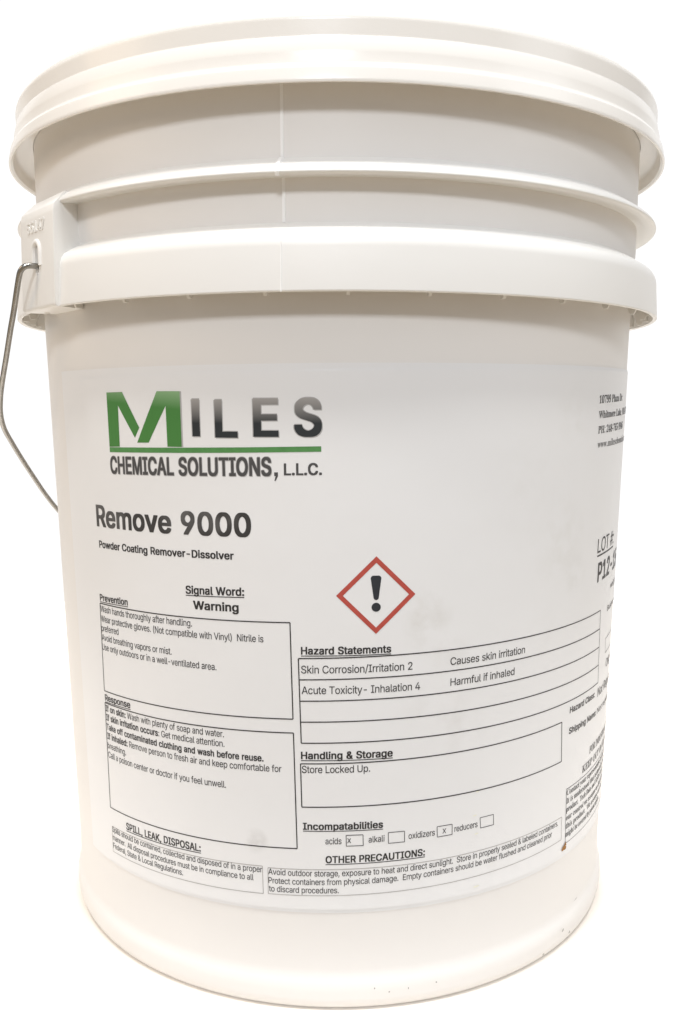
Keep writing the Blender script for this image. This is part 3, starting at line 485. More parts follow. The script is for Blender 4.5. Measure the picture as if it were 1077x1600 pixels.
('bold','M'): (662,[[595,522,450,523,449,522,328,210,315,171,301,214,179,522,178,523,34,523,33,-14,149,-14,149,261,260,-15,368,-15,369,-14,477,261,477,-14,594,-15]]),
('bold','N'): (558,[[491,522,371,522,371,196,162,523,33,522,34,-15,151,-14,151,316,177,272,360,-15,491,-14]]),
('bold','O'): (566,[[447,470,440,477,411,499,373,517,332,527,296,531,236,531,196,527,161,517,123,499,94,477,65,445,43,408,27,365,17,322,13,272,13,235,17,186,27,143,43,101,65,65,87,40,94,33,123,9,159,-7,196,-19,232,-21,300,-21,338,-19,375,-7,411,9,440,33,469,65,491,102,507,143,517,192,521,235,521,272,517,322,505,371,491,409,469,445],[342,402,365,378,367,374,382,348,394,316,401,282,403,260,401,226,394,192,382,160,365,130,342,105,324,91,302,81,270,71,264,71,236,79,210,91,192,105,169,130,153,157,140,192,133,226,131,248,133,282,140,316,152,348,169,378,192,402,210,417,236,431,264,439,270,439,300,430,324,417]]),
('bold','P'): (478,[[389,480,381,488,358,503,331,515,300,521,268,523,33,522,34,-15,151,-14,151,171,268,171,300,173,333,182,359,193,383,209,401,227,417,251,427,277,433,308,435,328,435,367,433,394,431,400,427,417,417,444,401,467],[284,415,299,400,307,388,314,370,317,354,317,342,314,326,308,310,297,292,286,281,272,271,250,262,233,259,210,257,151,257,151,437,209,437,232,435,255,430,270,423]]),
('bold','R'): (482,[[404,467,381,490,361,503,333,515,300,521,268,523,33,522,34,-15,151,-14,151,183,220,183,221,182,328,-15,455,-14,455,15,353,200,383,217,404,237,417,258,426,279,435,306,437,332,437,371,435,398,426,425,417,448],[284,417,299,402,307,390,314,372,318,354,317,344,312,326,307,314,299,303,286,291,272,281,254,275,233,271,151,271,151,437,209,437,233,435,254,431,272,425]]),
('bold','S'): (480,[[393,476,384,485,367,499,342,513,317,523,281,529,260,531,196,531,174,529,160,527,141,523,112,513,87,499,68,485,47,463,35,441,27,416,25,391,25,355,30,323,41,297,56,279,62,273,85,255,117,237,236,201,252,198,272,188,284,183,292,177,308,160,313,154,317,140,317,136,311,119,303,106,292,95,276,83,260,75,238,68,228,66,222,66,192,73,176,81,162,91,151,102,141,116,134,134,130,151,12,151,11,119,15,92,23,70,37,45,49,32,75,7,102,-5,129,-15,160,-21,192,-23,256,-23,288,-21,322,-15,351,-5,394,25,399,30,413,49,425,71,433,96,435,119,435,156,433,176,429,195,421,213,411,227,403,236,385,253,371,263,338,279,321,285,308,288,289,295,214,315,195,323,168,339,160,345,155,350,149,360,143,374,148,390,154,402,170,419,178,425,196,434,210,439,220,441,228,441,254,435,276,423,288,413,294,406,305,388,312,363,426,363,427,396,425,419,417,440,407,458,405,463]]),
('bold','T'): (482,[[443,522,5,522,6,437,165,437,166,-15,283,-14,283,437,442,437]]),
('bold','U'): (550,[[485,522,365,522,365,189,363,167,360,149,351,132,337,110,322,93,305,83,284,73,261,69,234,73,213,83,196,93,181,110,167,128,159,146,153,168,151,189,151,522,33,522,33,154,35,124,46,91,57,65,75,42,99,19,127,1,151,-9,161,-13,192,-21,225,-23,291,-23,318,-21,326,-21,357,-13,391,1,417,19,442,41,459,65,473,93,481,124,485,157]]),
('bold','W'): (720,[[697,522,577,522,492,198,491,199,487,217,407,522,280,523,253,425,194,198,193,199,189,217,109,522,-10,523,-11,492,129,-14,257,-14,343,301,429,-14,556,-15,697,492]]),
('bold','a'): (422,[[331,360,325,366,313,375,286,387,265,395,237,399,146,399,129,395,105,391,90,384,69,373,53,362,37,345,13,307,13,278,15,277,72,259,126,259,131,270,135,275,154,295,164,301,178,308,190,313,193,313,214,307,222,302,234,290,239,282,245,270,247,260,239,249,220,243,204,240,132,233,98,224,83,221,51,209,37,199,25,188,9,161,6,147,3,126,3,90,5,68,11,49,21,29,31,16,36,11,67,-11,108,-23,208,-23,225,-19,248,-10,249,-10,250,-15,363,-14,363,294,357,313,349,334,339,351],[249,160,249,150,247,136,243,120,237,108,227,94,216,83,202,73,173,63,168,63,158,66,144,73,136,79,129,86,123,95,121,101,123,116,140,134,148,139,188,151,200,153,230,158]]),
('bold','b'): (458,[[365,354,360,359,339,375,316,388,288,397,261,399,178,399,161,395,141,384,141,522,25,522,26,-15,138,-15,139,-8,140,-7,146,-11,163,-17,185,-21,200,-23,262,-23,282,-21,288,-21,311,-14,319,-11,341,1,365,22,381,43,397,69,407,97,409,104,415,134,417,167,417,208,415,234,415,242,409,277,396,308,381,335],[252,298,269,282,279,266,289,248,295,226,299,203,300,196,299,177,295,154,290,132,279,110,267,94,254,81,234,70,221,65,217,65,204,69,188,79,171,94,161,110,152,132,144,155,140,182,141,203,145,226,150,246,161,268,171,281,188,297,204,307,220,312,236,307]]),
('bold','c'): (430,[[360,345,341,364,333,371,320,378,302,387,285,393,272,397,255,399,176,399,146,397,117,389,89,375,68,359,62,353,45,333,29,307,17,273,9,242,7,208,7,167,9,142,11,128,17,103,29,72,45,43,68,17,89,1,117,-13,146,-21,176,-23,254,-23,285,-15,319,-3,344,15,369,41,376,54,385,73,389,86,388,117,332,133,278,133,265,102,259,94,252,87,236,75,211,65,206,64,190,70,174,79,155,96,145,112,135,132,129,154,124,181,125,199,129,222,135,244,145,264,155,280,162,286,172,295,190,308,208,313,217,309,226,307,236,301,249,291,259,281,263,276,273,258,276,247,330,247,388,261,389,291,387,295,383,306,374,324,367,337]]),
('bold','d'): (458,[[399,522,283,522,283,384,263,395,246,399,165,399,138,397,115,390,108,387,85,375,66,359,43,335,28,308,17,275,9,242,9,234,7,208,7,167,9,142,9,134,16,106,27,69,43,43,59,22,64,17,85,1,108,-12,136,-21,164,-23,226,-23,241,-21,261,-17,278,-11,284,-7,285,-8,286,-15,399,-14],[236,298,253,281,263,268,273,248,279,226,283,203,284,196,283,175,279,152,273,130,263,110,251,92,238,79,234,77,220,69,207,65,203,65,188,71,172,81,155,97,145,110,135,130,129,154,124,183,125,203,129,226,135,248,145,266,155,282,172,298,188,307,204,312,220,307]]),
('bold','e'): (438,[[351,350,344,357,329,369,311,381,293,389,274,395,254,399,174,399,144,397,112,387,89,375,69,358,45,333,29,304,17,271,9,240,7,206,7,166,9,142,9,134,17,103,29,70,45,43,68,17,89,1,94,-1,119,-13,148,-21,180,-23,243,-23,266,-21,288,-17,309,-11,329,-1,347,11,358,21,375,39,385,58,391,74,391,104,389,105,334,121,280,121,267,96,262,90,250,79,228,67,208,64,196,67,182,75,162,87,157,93,149,102,137,120,129,142,127,152,127,155,398,155,399,214,397,235,397,242,385,295,375,314,361,339],[245,291,251,285,261,272,271,255,277,236,276,235,129,235,135,256,145,272,163,291,175,301,190,307,203,311,207,311,220,307,236,299]]),
('bold','f'): (288,[[269,534,263,537,228,545,159,545,142,543,127,539,110,533,93,525,81,516,69,501,61,485,55,467,53,450,53,395,-21,394,-21,314,53,313,54,-15,169,-14,169,313,255,314,255,394,169,395,169,406,171,422,175,436,179,442,184,448,190,453,194,455,198,455,200,453,255,454,269,504]]),
('bold','g'): (458,[[399,394,288,395,287,384,286,383,265,395,246,399,165,399,138,397,111,389,85,375,66,359,43,335,27,309,17,278,9,244,7,212,7,171,9,146,9,138,18,103,29,76,43,49,63,29,85,11,113,-1,142,-7,165,-11,224,-11,246,-9,261,-5,278,1,285,4,281,-20,271,-44,261,-56,254,-62,251,-64,234,-73,210,-79,206,-80,196,-79,182,-74,168,-67,156,-59,141,-44,135,-33,128,-25,75,-25,24,-55,23,-56,23,-85,25,-87,43,-113,55,-125,71,-137,87,-147,111,-156,128,-161,152,-165,238,-165,265,-163,288,-159,317,-151,341,-139,358,-125,377,-105,389,-81,397,-56,399,-28],[247,289,253,284,263,268,273,250,285,204,285,180,273,136,263,116,255,107,238,91,220,81,204,76,188,81,172,91,159,101,155,105,145,118,135,136,129,158,124,187,125,205,129,226,135,248,145,268,155,281,162,288,172,297,188,307,206,312,221,307,238,297]]),
('bold','h'): (444,[[345,366,339,372,323,383,306,391,298,393,274,397,258,399,197,399,178,397,172,397,155,391,147,389,141,385,141,522,25,522,26,-15,141,-14,141,214,143,238,146,250,152,266,161,280,178,297,186,303,207,311,210,311,230,303,247,287,259,272,267,248,269,225,269,-14,385,-14,385,259,383,286,377,311,368,332,355,355]]),
('bold','i'): (200,[[141,394,25,394,26,-15,141,-14],[143,524,140,527,130,533,121,537,112,539,56,539,45,537,35,533,30,529,19,518,15,509,15,457,19,447,27,439,35,433,45,429,56,427,112,427,123,430,139,438,147,448,151,457,153,468,153,500,151,509,147,518]]),
('bold','k'): (414,[[387,394,258,395,141,275,141,522,25,522,26,-15,141,-14,141,125,150,134,268,-15,399,-14,399,15,240,216,387,365]]),
('bold','l'): (222,[[141,522,25,522,25,65,27,43,35,23,46,7,63,-7,85,-15,90,-15,109,-17,182,-17,188,-15,207,-12,207,18,197,68,160,69,152,71,147,76,143,84,141,96]]),
('bold','m'): (644,[[556,359,538,377,524,387,502,395,486,399,466,401,406,401,371,397,337,381,325,372,320,367,313,376,295,389,273,399,268,399,250,401,176,401,157,395,146,391,140,387,139,388,138,395,26,395,25,-14,141,-14,141,226,143,244,146,258,152,274,159,286,172,297,184,305,196,311,200,311,212,307,227,295,237,282,245,266,246,262,247,248,247,-14,362,-15,363,248,367,264,373,276,386,294,390,299,400,305,414,311,418,311,430,307,444,299,460,282,467,264,469,243,469,-14,582,-15,583,298,577,323,567,343]]),
('bold','n'): (444,[[355,354,337,372,321,383,301,393,280,397,258,399,197,399,178,397,172,397,147,389,139,384,138,395,25,394,26,-15,141,-14,141,214,143,238,146,250,152,266,161,280,178,297,186,303,207,311,210,311,230,303,247,287,259,272,267,248,269,225,269,-14,385,-14,385,259,383,279,377,313,367,335]]),
('bold','o'): (448,[[352,353,346,359,325,375,299,389,268,397,240,399,176,399,144,396,117,389,89,375,68,359,62,353,45,333,29,307,17,273,9,242,7,208,7,167,9,142,11,128,17,103,29,72,45,43,68,17,89,1,117,-13,146,-21,176,-23,240,-23,268,-21,299,-13,325,1,346,17,352,23,369,43,387,71,398,99,405,134,409,170,409,206,405,242,399,275,387,307,369,333],[254,286,261,280,271,264,281,244,287,222,292,193,291,175,287,154,281,132,271,112,261,96,244,81,240,79,224,70,211,65,206,64,188,71,172,81,162,90,155,96,145,112,135,132,129,154,124,181,125,199,129,222,135,244,145,264,155,280,172,295,188,307,208,313,220,309,226,307,244,295]]),
('bold','p'): (458,[[365,354,360,359,339,375,316,388,288,397,261,399,178,399,161,395,140,383,139,384,138,395,25,394,26,-157,141,-156,141,-8,146,-11,163,-17,180,-21,200,-23,262,-23,288,-21,315,-13,341,1,365,22,382,45,397,70,407,97,410,107,415,134,417,167,417,208,415,234,409,274,397,306,381,335],[252,298,269,282,279,266,289,248,295,226,299,203,300,196,299,177,295,154,290,132,279,110,267,94,254,81,234,70,221,65,217,65,204,69,188,79,171,94,161,110,152,132,144,155,140,182,141,203,145,226,150,246,161,268,171,281,188,297,204,307,220,312,236,307]]),
('bold','r'): (292,[[271,398,184,399,164,397,145,391,139,389,138,395,25,394,26,-15,141,-14,141,224,143,240,146,254,153,270,159,280,172,291,188,300,200,305,210,308,215,307,271,308]]),
('bold','s'): (398,[[327,352,308,371,299,379,261,395,240,399,158,399,134,397,114,393,90,385,69,375,54,363,39,347,27,329,21,310,19,292,19,258,23,236,31,212,43,196,48,191,65,177,91,165,122,155,184,142,204,135,216,130,230,118,235,112,239,104,239,101,232,90,218,77,200,67,182,63,166,67,150,75,141,83,135,88,127,102,120,121,66,121,11,109,9,108,9,78,16,57,23,39,35,23,49,9,66,-3,107,-19,151,-23,213,-23,232,-21,264,-17,288,-8,307,3,322,15,339,33,349,52,357,71,359,88,359,122,354,149,347,167,334,185,313,201,289,215,258,225,200,236,178,243,162,251,150,259,143,266,138,276,144,290,156,301,174,311,186,314,190,314,202,311,214,303,229,288,235,278,242,263,296,263,349,275,351,276,351,305,345,323,337,339]]),
('bold','t'): (262,[[153,486,38,487,37,395,-21,394,-21,314,37,313,37,75,41,48,49,25,67,6,83,-5,111,-17,136,-19,212,-19,218,-17,228,-17,241,-12,241,18,229,68,170,69,163,76,157,84,156,87,153,110,153,313,231,314,231,394,153,395]]),
('bold','u'): (444,[[385,394,269,394,269,164,267,142,263,128,258,112,249,99,224,77,200,69,198,69,180,77,164,87,161,90,150,110,143,130,141,154,141,394,25,394,25,118,27,92,33,69,43,43,55,25,72,7,87,-5,103,-11,130,-19,152,-21,211,-21,234,-17,259,-11,271,-5,272,-15,385,-14]]),
('bold','v'): (422,[[399,394,278,395,277,394,195,163,111,394,110,395,-9,394,-9,365,-7,361,136,-15,252,-15,253,-14,397,361,399,365]]),
('bold','w'): (600,[[571,394,453,394,409,232,399,203,397,195,389,230,343,394,226,395,181,237,173,202,170,191,161,230,115,394,-4,395,-5,364,111,-14,225,-14,273,152,278,172,283,186,284,186,293,152,341,-14,456,-15,571,364]]),
('bold','z'): (414,[[359,394,21,394,22,307,206,307,15,61,16,-15,365,-14,364,71,172,71,359,315]]),
('serif',' '): (174,[]),
('serif',','): (180,[[127,78,126,79,60,79,57,58,45,7,39,-29,26,-84,26,-87,74,-87,75,-86,86,-59,93,-38,107,-8,119,26,130,68,130,72]]),
('serif','-'): (216,[[192,207,24,207,24,153,192,153]]),
('serif','.'): (180,[[123,72,121,74,104,81,93,83,86,83,76,81,67,77,59,74,57,72,52,64,48,54,46,40,46,32,48,20,51,10,60,-1,76,-9,86,-11,94,-11,100,-10,111,-6,120,-1,124,3,129,10,132,20,134,32,134,40,131,56,128,64]]),
('serif','0'): (376,[[293,450,285,458,258,473,224,484,193,487,183,487,147,483,126,477,114,473,89,458,65,434,49,404,35,370,28,334,22,292,21,251,20,250,22,190,28,147,35,110,51,73,66,46,81,30,89,22,114,7,148,-5,180,-7,196,-7,226,-5,257,6,265,11,282,21,306,46,324,74,339,110,348,148,353,199,354,249,353,250,352,292,348,334,339,370,325,404,306,436],[208,435,224,417,237,386,242,350,246,302,246,180,242,131,237,94,225,62,208,43,190,38,186,38,168,43,152,61,142,90,134,132,130,180,129,231,128,232,130,302,134,350,142,389,152,417,163,429,170,435,189,440]]),
('serif','1'): (376,[[256,483,176,483,113,437,90,421,71,413,44,403,26,397,28,380,31,370,38,358,46,351,54,347,64,345,72,345,82,347,96,353,110,365,140,394,152,409,152,79,149,56,145,46,142,44,137,41,128,37,64,37,64,-1,344,-1,344,37,278,37,269,41,266,44,262,49,258,57,256,66]]),
('serif','2'): (376,[[313,434,289,458,260,473,223,483,180,487,140,485,113,481,90,475,70,465,56,457,38,438,31,426,26,414,24,400,25,376,26,372,33,356,48,343,50,341,66,335,85,329,114,329,115,334,116,365,119,390,128,415,142,432,156,441,172,444,186,443,199,437,211,426,217,414,223,388,224,374,224,348,216,307,209,288,198,267,185,250,168,223,120,171,22,72,22,-1,344,-1,345,116,346,117,346,143,302,143,297,119,291,106,286,97,277,87,265,81,255,77,244,75,93,76,156,137,188,167,262,240,278,261,294,278,306,296,323,332,326,342,330,370,330,378,326,408]]),
('serif','4'): (376,[[294,481,198,481,197,480,6,168,6,123,192,122,192,82,190,66,186,54,175,45,153,37,118,37,118,-1,358,-1,358,37,335,37,310,45,302,53,297,65,295,70,294,82,294,122,364,123,364,171,294,172],[196,402,194,378,194,326,192,310,192,172,60,171,60,172,148,319,162,340,191,391]]),
('serif','5'): (376,[[318,481,60,481,38,247,70,235,76,235,92,238,106,243,116,245,134,245,146,247,168,243,194,235,213,219,224,203,232,178,236,149,235,128,231,107,229,97,223,84,216,71,204,58,194,51,178,45,154,41,139,43,126,47,113,53,96,73,89,86,86,96,82,121,63,121,50,117,41,112,32,102,26,90,24,77,24,70,26,58,30,46,38,34,50,23,64,13,83,4,104,-3,130,-7,190,-7,209,-5,248,7,266,15,298,37,314,54,326,72,335,96,340,118,341,124,342,152,337,190,335,197,320,230,293,258,260,277,219,289,174,293,150,293,97,285,103,376,106,405,243,405,253,403,260,401,269,391,272,387,278,357,322,357,322,369,321,370]]),
('serif','6'): (376,[[323,460,319,463,294,477,275,483,252,487,215,487,194,486,162,480,136,467,112,451,98,439,90,431,76,412,59,384,39,325,34,295,30,262,28,229,29,179,30,169,35,141,38,128,49,94,64,60,81,40,88,33,108,17,134,3,161,-5,189,-7,202,-7,242,-4,248,-3,284,13,311,34,315,38,337,72,348,102,351,113,354,151,354,160,351,194,338,232,316,261,290,279,262,290,254,292,223,295,190,295,148,285,127,274,132,322,140,365,154,399,171,423,175,427,192,441,216,445,224,445,234,439,243,432,245,424,252,411,258,374,258,359,284,360,308,364,310,365,324,375,334,384,340,398,342,409,342,428,338,440,330,449],[223,241,236,227,247,204,250,182,252,152,250,113,247,90,238,65,224,49,212,41,204,40,196,40,182,43,167,55,163,59,147,82,135,120,130,161,126,218,144,235,166,245,184,251,194,252,206,249]]),
('serif','7'): (376,[[356,481,30,481,28,337,72,337,76,372,81,389,86,394,94,401,113,405,287,404,109,5,108,2,108,-1,170,-1,171,0,355,442]]),
('serif','8'): (376,[[303,450,298,455,272,473,237,483,197,487,152,485,120,479,99,470,80,460,77,458,58,439,47,424,39,403,36,386,34,368,36,338,43,316,56,294,69,278,92,257,113,242,112,241,90,229,66,211,49,198,43,192,30,176,21,148,18,125,19,102,26,76,38,54,47,42,68,23,90,9,118,0,144,-5,152,-6,190,-7,237,-3,278,7,302,21,311,26,338,54,339,57,352,86,358,123,358,129,354,156,346,180,333,200,310,221,282,241,249,260,272,273,309,300,315,306,326,320,334,342,336,372,332,402,320,430],[234,171,250,153,251,150,258,135,260,118,258,93,251,74,241,59,224,43,206,35,188,33,172,35,168,35,150,43,133,59,122,75,116,96,112,120,114,142,120,161,128,177,137,189,142,195,165,213,194,199,218,183],[219,435,236,417,239,406,243,397,248,382,248,368,247,355,243,335,236,317,228,305,216,293,202,285,166,307,156,315,140,333,134,350,133,355,132,370,133,387,138,409,148,425,159,437,174,443,186,446,192,446,210,441]]),
('serif','9'): (376,[[293,442,288,447,266,463,238,478,211,485,204,486,171,487,143,485,118,479,94,467,74,453,53,432,39,408,29,382,24,356,22,320,25,284,38,246,56,221,60,217,86,199,114,187,151,183,161,183,180,185,198,189,216,198,240,215,247,222,234,123,207,64,203,59,156,38,137,39,120,45,104,60,94,73,84,89,78,109,74,109,62,105,55,102,47,94,44,88,40,72,41,57,45,44,52,30,57,24,72,11,87,2,103,-3,124,-7,160,-7,182,-6,216,1,242,13,266,29,280,41,287,48,302,70,317,99,329,126,337,160,342,187,346,220,348,265,344,314,338,356,324,396,310,422],[214,424,217,421,230,401,240,371,246,330,248,279,242,267,235,259,222,247,210,239,206,238,197,235,185,235,150,245,130,277,122,328,124,362,129,387,137,410,152,428,166,437,182,440,198,435]]),
('serif',':'): (180,[[123,72,121,74,104,81,93,83,86,83,76,81,67,77,59,74,57,72,52,64,48,54,46,40,46,32,48,20,51,10,60,-1,76,-9,86,-11,94,-11,100,-10,111,-6,120,-1,124,3,129,10,132,20,134,32,134,40,131,56,128,64],[123,360,121,362,104,369,93,371,86,371,76,369,67,365,59,362,57,360,52,352,48,342,46,328,46,320,48,308,51,298,57,288,60,285,70,280,86,277,94,277,112,281,120,285,123,288,129,298,132,308,134,320,134,328,131,344,128,352]]),
('serif','A'): (436,[[227,466,226,467,204,467,203,466,49,76,39,59,30,41,20,30,4,22,-10,19,-10,-1,130,-1,130,19,124,19,98,23,81,34,77,47,77,51,81,71,106,131,250,131,251,130,275,69,281,51,281,45,277,32,274,30,258,23,228,19,228,-1,446,-1,446,19,432,21,422,27,414,35,404,49,394,69],[176,313,235,172,238,161,117,162,173,306]]),
('serif','C'): (468,[[438,467,418,467,410,449,400,439,388,437,381,437,328,456,291,464,264,467,255,467,213,463,174,453,136,435,106,415,75,384,54,352,37,314,28,274,24,232,24,223,28,182,36,148,39,138,53,104,76,70,106,39,136,19,172,1,211,-9,260,-11,316,-3,326,-3,334,-1,397,32,450,86,450,89,430,107,426,107,404,83,380,60,356,45,330,33,303,27,279,25,208,47,205,49,160,115,146,225,160,345,197,414,201,419,266,442,272,442,296,439,325,427,351,407,382,376,399,346,417,308,418,307,438,307]]),
('serif','D'): (496,[[410,395,406,399,358,431,299,449,227,457,12,457,12,437,33,437,46,433,48,433,59,423,67,411,70,398,72,376,72,72,71,59,66,41,61,33,58,29,50,25,37,21,18,19,18,-1,232,-1,362,24,364,25,444,101,470,226,465,293,463,300,442,354],[292,409,330,348,334,341,335,338,348,231,346,166,335,120,318,75,291,47,258,31,222,25,200,29,198,29,192,35,188,43,184,56,184,401,191,422,194,424,198,427,210,431,218,432,222,432]]),
('serif','E'): (442,[[400,457,14,457,14,437,34,437,49,431,59,425,68,413,72,394,74,370,74,76,72,56,69,43,63,34,50,23,35,19,12,17,12,-1,404,-1,432,141,432,145,410,145,398,117,384,95,371,78,350,60,334,50,310,39,286,33,262,29,214,29,204,31,195,35,188,43,184,67,184,221,205,221,225,217,238,213,251,205,263,193,272,181,279,160,286,117,306,117,306,347,286,347,279,311,269,288,259,271,256,268,239,257,218,249,196,247,184,247,184,388,186,397,186,409,188,415,196,425,209,429,237,429,275,427,310,419,337,405,359,384,374,357,382,319,400,319]]),
('serif','F'): (404,[[396,457,12,457,12,437,32,435,47,429,59,423,61,422,67,410,72,395,72,62,68,47,61,37,50,27,34,21,14,19,14,-1,258,-1,258,19,238,19,223,21,203,29,193,36,186,53,184,65,184,222,190,223,214,221,238,213,249,203,256,196,268,181,276,154,282,117,304,117,304,347,282,347,275,313,265,290,255,273,252,269,238,259,216,251,184,249,184,408,185,413,189,424,192,425,202,429,222,429,232,431,260,429,287,425,308,419,324,412,340,401,354,385,363,366,368,351,371,343,376,319,396,319]]),
('serif','H'): (524,[[510,457,280,457,280,437,298,435,318,431,325,427,333,419,336,415,340,394,340,252,184,251,184,394,188,415,191,419,199,427,206,431,226,435,244,437,244,457,14,457,14,437,35,435,50,431,57,425,68,413,72,398,72,60,68,43,63,36,50,25,35,21,14,19,14,-1,244,-1,244,19,221,21,206,25,195,35,189,45,186,60,184,78,184,218,340,219,340,78,338,58,335,45,329,32,316,25,301,21,280,19,280,-1,510,-1,510,19,487,21,474,25,463,35,456,45,452,60,452,398,456,413,463,423,473,429,488,435,510,437]]),
('serif','I'): (260,[[246,457,12,457,12,437,50,433,63,426,68,417,72,405,74,388,74,74,73,61,71,55,67,46,61,35,59,33,47,27,32,21,12,19,12,-1,248,-1,248,19,218,23,200,31,194,37,186,55,186,67,184,77,184,388,185,401,190,417,199,427,208,433,246,437]]),
('serif','K'): (510,[[488,457,288,457,288,437,321,435,340,429,345,418,344,407,334,391,320,375,184,239,184,379,186,390,186,405,189,414,193,419,202,428,206,431,244,437,244,457,14,457,14,437,35,435,50,431,57,425,68,413,72,398,74,380,74,78,72,60,69,45,63,35,60,32,48,25,35,21,14,19,14,-1,244,-1,244,19,223,21,208,25,195,35,190,43,187,57,184,78,184,196,200,211,314,65,330,41,331,36,331,30,326,25,320,21,316,21,311,19,278,19,278,-1,522,-1,522,19,508,19,498,23,488,25,466,47,273,284,354,366,394,403,438,429,477,437,488,437]]),
('serif','L'): (426,[[252,457,14,457,14,437,35,435,50,431,57,425,68,413,72,398,72,60,68,43,63,36,50,25,35,21,14,19,14,-1,404,-1,430,151,430,155,406,155,405,154,397,128,382,101,371,86,350,62,330,49,311,41,290,33,264,29,220,29,212,31,196,35,190,41,189,43,184,68,184,394,187,407,193,422,202,429,210,433,220,435,234,437,252,437]]),
('serif','M'): (634,[[620,457,448,457,447,456,337,196,317,149,316,149,187,456,186,457,12,457,12,437,30,437,38,435,49,431,57,427,65,419,69,414,72,405,72,392,74,382,74,78,72,58,68,43,58,32,48,25,33,21,12,19,12,-1,172,-1,172,19,149,19,134,23,124,30,114,41,110,58,108,78,108,377,267,0,268,-1,290,-1,452,386,452,67,451,58,449,47,444,37,430,25,394,19,394,-1,618,-1,618,19,602,19,594,21,576,29,570,35,566,43,563,58,562,67,562,380,564,398,568,411,573,422,575,423,587,429,600,435,620,437]]),
('serif','N'): (494,[[482,457,330,457,330,437,366,431,373,427,381,420,385,410,388,392,388,175,158,457,16,457,16,437,24,437,33,433,46,420,74,387,74,64,70,43,66,35,60,29,51,25,40,21,32,19,16,19,16,-1,168,-1,168,19,147,21,132,25,121,31,114,43,110,58,108,76,108,343,397,-8,400,-11,424,-11,424,378,426,399,428,413,433,420,446,431,459,435,482,437]]),
('serif','O'): (526,[[437,396,410,419,386,435,360,449,328,460,301,465,273,467,228,465,198,459,168,449,140,435,116,419,96,403,89,396,72,376,56,352,42,324,34,294,27,256,26,234,27,198,28,191,35,159,42,132,56,104,72,78,85,64,114,37,140,21,167,6,195,-3,224,-9,253,-11,268,-11,298,-9,326,-4,355,6,384,21,410,37,425,50,452,78,470,104,483,134,492,162,498,191,499,198,500,221,499,257,498,265,492,296,482,326,470,352,452,378],[320,418,346,387,363,348,365,342,374,292,378,227,364,109,330,44,325,37,264,14,234,19,232,19,206,36,202,40,180,69,161,113,151,159,149,174,148,230,160,347,194,412,199,419,258,441,263,442,292,437]]),
('serif','P'): (418,[[393,398,370,420,358,429,338,441,306,450,270,455,225,457,224,457,14,457,14,437,35,435,50,431,57,425,68,413,72,398,72,60,68,43,63,36,50,25,35,21,14,19,14,-1,244,-1,244,19,221,21,206,25,195,35,189,45,186,60,184,78,184,204,248,205,295,209,336,219,366,237,392,264,404,290,407,298,410,328,408,358,402,380],[269,409,275,404,281,387,288,360,289,353,290,333,289,303,288,296,282,273,271,255,268,252,251,241,230,233,205,231,184,231,184,409,188,417,194,424,200,427,212,430,220,430,240,427,258,419]]),
('serif','R'): (474,[[397,402,369,428,330,443,281,453,223,457,14,457,14,437,35,435,50,431,57,425,68,413,72,398,72,60,68,43,63,36,50,25,35,21,14,19,14,-1,244,-1,244,19,221,21,206,25,195,35,189,45,186,60,184,78,184,211,200,211,201,209,336,-1,482,-1,482,19,470,19,454,27,448,33,434,51,317,223,373,246,408,284,420,332,420,337,414,374],[266,419,292,387,302,336,298,304,290,279,279,261,274,256,257,245,235,237,207,235,184,235,184,401,188,413,191,420,200,427,218,430,225,430]]),
('serif','S'): (390,[[342,467,318,467,314,455,308,447,303,446,298,446,286,449,264,456,250,459,229,464,202,467,178,467,157,465,136,460,114,451,94,437,83,428,76,420,66,404,56,384,50,360,48,337,50,300,59,276,72,254,81,244,96,231,126,209,158,189,222,159,250,140,270,115,276,88,274,70,268,53,252,35,238,25,219,19,196,15,166,19,138,31,112,54,93,82,78,115,64,159,40,159,40,-11,64,-11,68,1,71,5,74,9,80,11,102,7,126,-2,134,-3,148,-8,166,-11,199,-11,220,-10,254,-4,281,6,306,21,327,38,340,56,352,78,355,86,360,104,362,126,362,136,358,174,353,188,344,206,334,220,318,237,280,261,254,275,194,301,152,325,140,337,130,351,124,365,122,381,124,397,129,412,144,426,156,435,174,441,193,443,211,441,226,437,246,427,262,415,273,405,283,395,292,383,305,362,311,345,319,320,320,319,342,319]]),
('serif','T'): (424,[[412,457,8,457,8,317,30,317,37,349,49,378,66,400,70,405,90,419,118,429,150,433,154,432,154,78,152,58,148,43,139,31,127,25,112,19,90,19,90,-1,330,-1,330,19,307,19,291,25,279,31,277,32,271,44,266,59,266,432,330,419,372,380,392,315,412,315]]),
('serif','U'): (492,[[476,457,326,457,326,437,350,435,365,429,377,423,384,411,388,398,390,380,390,160,378,85,338,39,276,24,254,26,242,29,224,37,205,55,191,77,186,104,182,138,182,379,184,390,184,405,190,420,197,427,206,431,242,437,242,457,12,457,12,437,33,435,48,431,55,425,66,413,70,398,72,380,72,150,75,107,76,102,90,58,111,28,114,25,146,5,189,-9,242,-13,254,-13,264,-12,299,-10,310,-7,348,7,378,27,383,32,406,66,420,116,424,176,424,379,426,396,433,419,437,423,444,429,476,437]]),
('serif','W'): (612,[[626,457,502,457,502,437,516,437,528,433,535,429,543,422,546,415,546,396,544,385,538,372,479,189,474,174,406,369,399,389,397,405,395,410,395,414,399,424,416,435,442,437,442,457,228,457,228,437,246,435,258,432,265,429,272,421,278,411,284,397,297,354,297,351,222,161,149,375,142,410,146,424,153,431,160,435,169,437,182,437,182,457,-18,457,-18,437,6,433,15,426,20,417,25,406,168,-11,192,-11,193,-10,316,301,323,283,425,-10,426,-11,448,-11,576,379,585,397,589,408,595,420,605,429,614,435,626,437]]),
